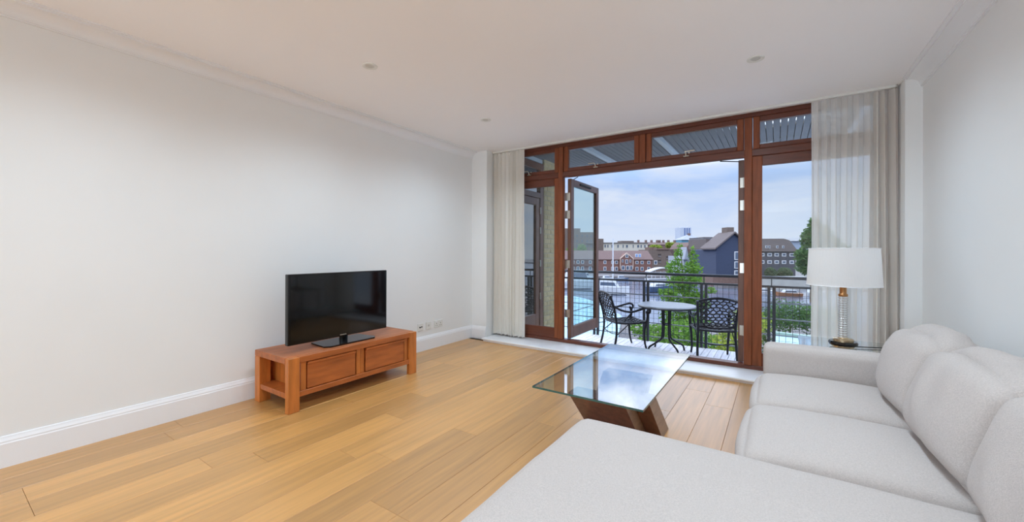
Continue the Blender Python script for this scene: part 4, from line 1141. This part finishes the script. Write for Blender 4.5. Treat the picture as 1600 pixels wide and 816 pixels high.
# boats -----------------------------------------------------------------
def boat(name, label, px, py, D, L, Wd, H, ang, hullm, cabin=0.4, mast=None, group='moored boats', canopy=None):
    b = thing(name, label, 'boat', loc=(0, 0, 0), group=group, world=False)
    D = (CAM_H + 5.35) * FPX / (py - 392.3)          # the waterline sits on the water
    c = rgt * uu(px, D) + fwd * D
    b.location = (c.x, c.y, -5.35); b.rotation_euler = (0, 0, UD + math.radians(ang))
    st_ = [(-0.5, 0.85, 0.85), (-0.2, 1, 0.85), (0.15, 0.95, 0.92), (0.38, 0.55, 1.02), (0.5, 0.04, 1.12)]
    vs, fs = [], []
    for (x_, w_, h_) in st_:
        for (yy, zf) in [(-1, 1), (-0.75, 0.25), (0, 0), (0.75, 0.25), (1, 1)]:
            vs.append((x_ * L, yy * w_ * Wd / 2, zf * h_ * H - 0.15))
    for i in range(len(st_) - 1):
        for k in range(4):
            fs.append([i * 5 + k, i * 5 + k + 1, (i + 1) * 5 + k + 1, (i + 1) * 5 + k])
        fs.append([i * 5, (i + 1) * 5, (i + 1) * 5 + 4, i * 5 + 4])
    fs.append([0, 1, 2, 3, 4]); fs.append([20, 21, 22, 23, 24][::-1])
    MB().add(vs, fs).build('hull', hullm, b)
    if cabin:
        ch_ = H * cabin * 1.6
        z0 = H * 0.8 - 0.15
        MB().prism([(-0.32 * L, z0), (0.22 * L, z0), (0.10 * L, z0 + ch_), (-0.28 * L, z0 + ch_)], 'y', -Wd * 0.33, Wd * 0.33).build('cabin', HULL_W, b)
        MB().prism([(-0.27 * L, z0 + ch_ * 0.35), (0.165 * L, z0 + ch_ * 0.35), (0.12 * L, z0 + ch_ * 0.8), (-0.26 * L, z0 + ch_ * 0.8)], 'y', -Wd * 0.335, Wd * 0.335).build('cabin_window', BPANE, b)
    if mast:
        MB().tube([(0.05 * L, 0, H * 0.7), (0.05 * L, 0, mast)], [0.12, 0.08], 8).build('mast', HULL_W, b)
        MB().tube([(0.05 * L, 0, H * 1.6), (-0.42 * L, 0, H * 1.6)], 0.08, 6).build('boom', HULL_W, b)
    if canopy:
        n = 10
        pr = [(-0.48 * L + 0.96 * L * k / n, H + canopy * (0.6 + 0.4 * math.sin(PI * k / n))) for k in range(n + 1)]
        MB().prism(pr + [(p[0], p[1] - 0.15) for p in pr[::-1]], 'y', -Wd * 0.48, Wd * 0.48).build('canopy', HULL_W, b)
        for k in (-0.42, -0.14, 0.14, 0.42):
            for s in (-1, 1):
                box('canopy_post', (k * L - 0.05, k * L + 0.05, s * Wd * 0.44 - 0.05, s * Wd * 0.44 + 0.05, 0, H + canopy * 0.62), HULL_W, b)
    return b
boat('motor_boat', 'small white motor boat by the far quay below the gabled house', 949, 436.5, 92, 3.0, 1.4, 0.7, 8, HULL_W, 0.5)
boat('motor_boat', 'white and blue cabin boat right of the white mast', 972, 437, 90, 2.9, 1.4, 0.7, -5, HULL_B, 0.6)
boat('yacht', 'white yacht with tall mast behind the left balcony chair', 955, 459, 66, 5.5, 2.2, 1.4, -28, HULL_W, 0.5, mast=8.5)
boat('motor_yacht', 'large white motor yacht seen through the door glass', 905, 451, 68, 7.5, 2.6, 1.8, 6, HULL_W, 0.7)
boat('motor_yacht', 'white motor yacht moored farthest behind the door glass', 914, 437, 95, 5.6, 2.0, 1.1, -8, HULL_W, 0.6)
boat('motor_boat', 'dark blue motor boat moored in front of the white canopy pontoon', 1032, 455, 62, 5.2, 2, 1.3, 20, HULL_B, 0.25)
boat('canopy_barge', 'white canopied pontoon barge left of the young tree', 1035, 438.5, 84, 7.0, 3.0, 0.9, 3, HULL_W, 0, canopy=2.2)
boat('wooden_boat', 'varnished wooden boat below the pale quay wall', 1231, 461, 58, 3.6, 1.5, 0.75, 170, WOODB, 0.4)
boat('motor_boat', 'white motor boat beside the varnished wooden boat', 1274, 461, 58, 3.2, 1.4, 0.8, 5, HULL_W, 0.4)
boat('motor_boat', 'white motor boat half hidden beside the door post', 1194, 458, 60, 2.6, 1.4, 0.7, 5, HULL_W, 0.4)

# pale roofs below the balcony
rf = out('quayside_roof', 'pale blue flat roof with curved edge below the balcony, behind the door glass', 'roof'); rf['base'] = [0, 0, 0]
Zr = -3.2
def onz(px, py, Z):
    D_ = (CAM_H - Z) * FPX / (py - (392.9 - 0.00317 * (px - 800)))
    return (uu(px, D_), D_)
poly = [onz(820, 462, Zr), onz(860, 461, Zr), onz(895, 462, Zr), onz(915, 466, Zr), onz(930, 471, Zr), onz(948, 481, Zr), onz(972, 492, Zr), onz(965, 530, Zr), onz(930, 545, Zr), onz(820, 545, Zr)]
MB().prism(poly, 'z', Zr - 0.15, Zr).build('roof_sheet', PALEROOF, rf)
MB().prism([(p[0] * 0.985 - 0.1, p[1] * 0.985 + 0.2) for p in poly], 'z', -6.2, Zr - 0.15).build('walls', STONE, rf)
for a, b in [((893, 487), (936, 474)), ((893, 515), (960, 498))]:
    p, q = onz(*a, Zr), onz(*b, Zr)
    MB().tube([(p[0], p[1], Zr + 0.02), (q[0], q[1], Zr + 0.02)], 0.03, 6).build('seam', STONE, rf)
rf = out('terrace_roof', 'pale blue flat roof with green coping beside the sheer curtain', 'roof'); rf['base'] = [0, 0, 0]
Zr = -1.35
poly = [onz(1209, 521, Zr), onz(1340, 536, Zr), onz(1340, 590, Zr), onz(1209, 560, Zr)]
MB().prism(poly, 'z', Zr - 0.3, Zr).build('roof_sheet', PALEROOF, rf)
p, q = Vector((*poly[0], 0)), Vector((*poly[1], 0))
dd = (q - p).normalized(); nn_ = Vector((-dd.y, dd.x, 0))
MB().add([(*(p)[:2], Zr - 0.3), (*(q)[:2], Zr - 0.3), (*(q + nn_ * 0.2)[:2], Zr - 0.3), (*(p + nn_ * 0.2)[:2], Zr - 0.3),
          (*(p)[:2], Zr + 0.09), (*(q)[:2], Zr + 0.09), (*(q + nn_ * 0.2)[:2], Zr + 0.09), (*(p + nn_ * 0.2)[:2], Zr + 0.09)],
         [[0, 1, 5, 4], [1, 2, 6, 5], [2, 3, 7, 6], [3, 0, 4, 7], [4, 5, 6, 7], [3, 2, 1, 0]]).build('coping', GREENEDGE, rf)
MB().prism([(p_[0] + 0.1, p_[1]) for p_ in poly], 'z', -6.2, Zr - 0.3).build('walls', STONE, rf)
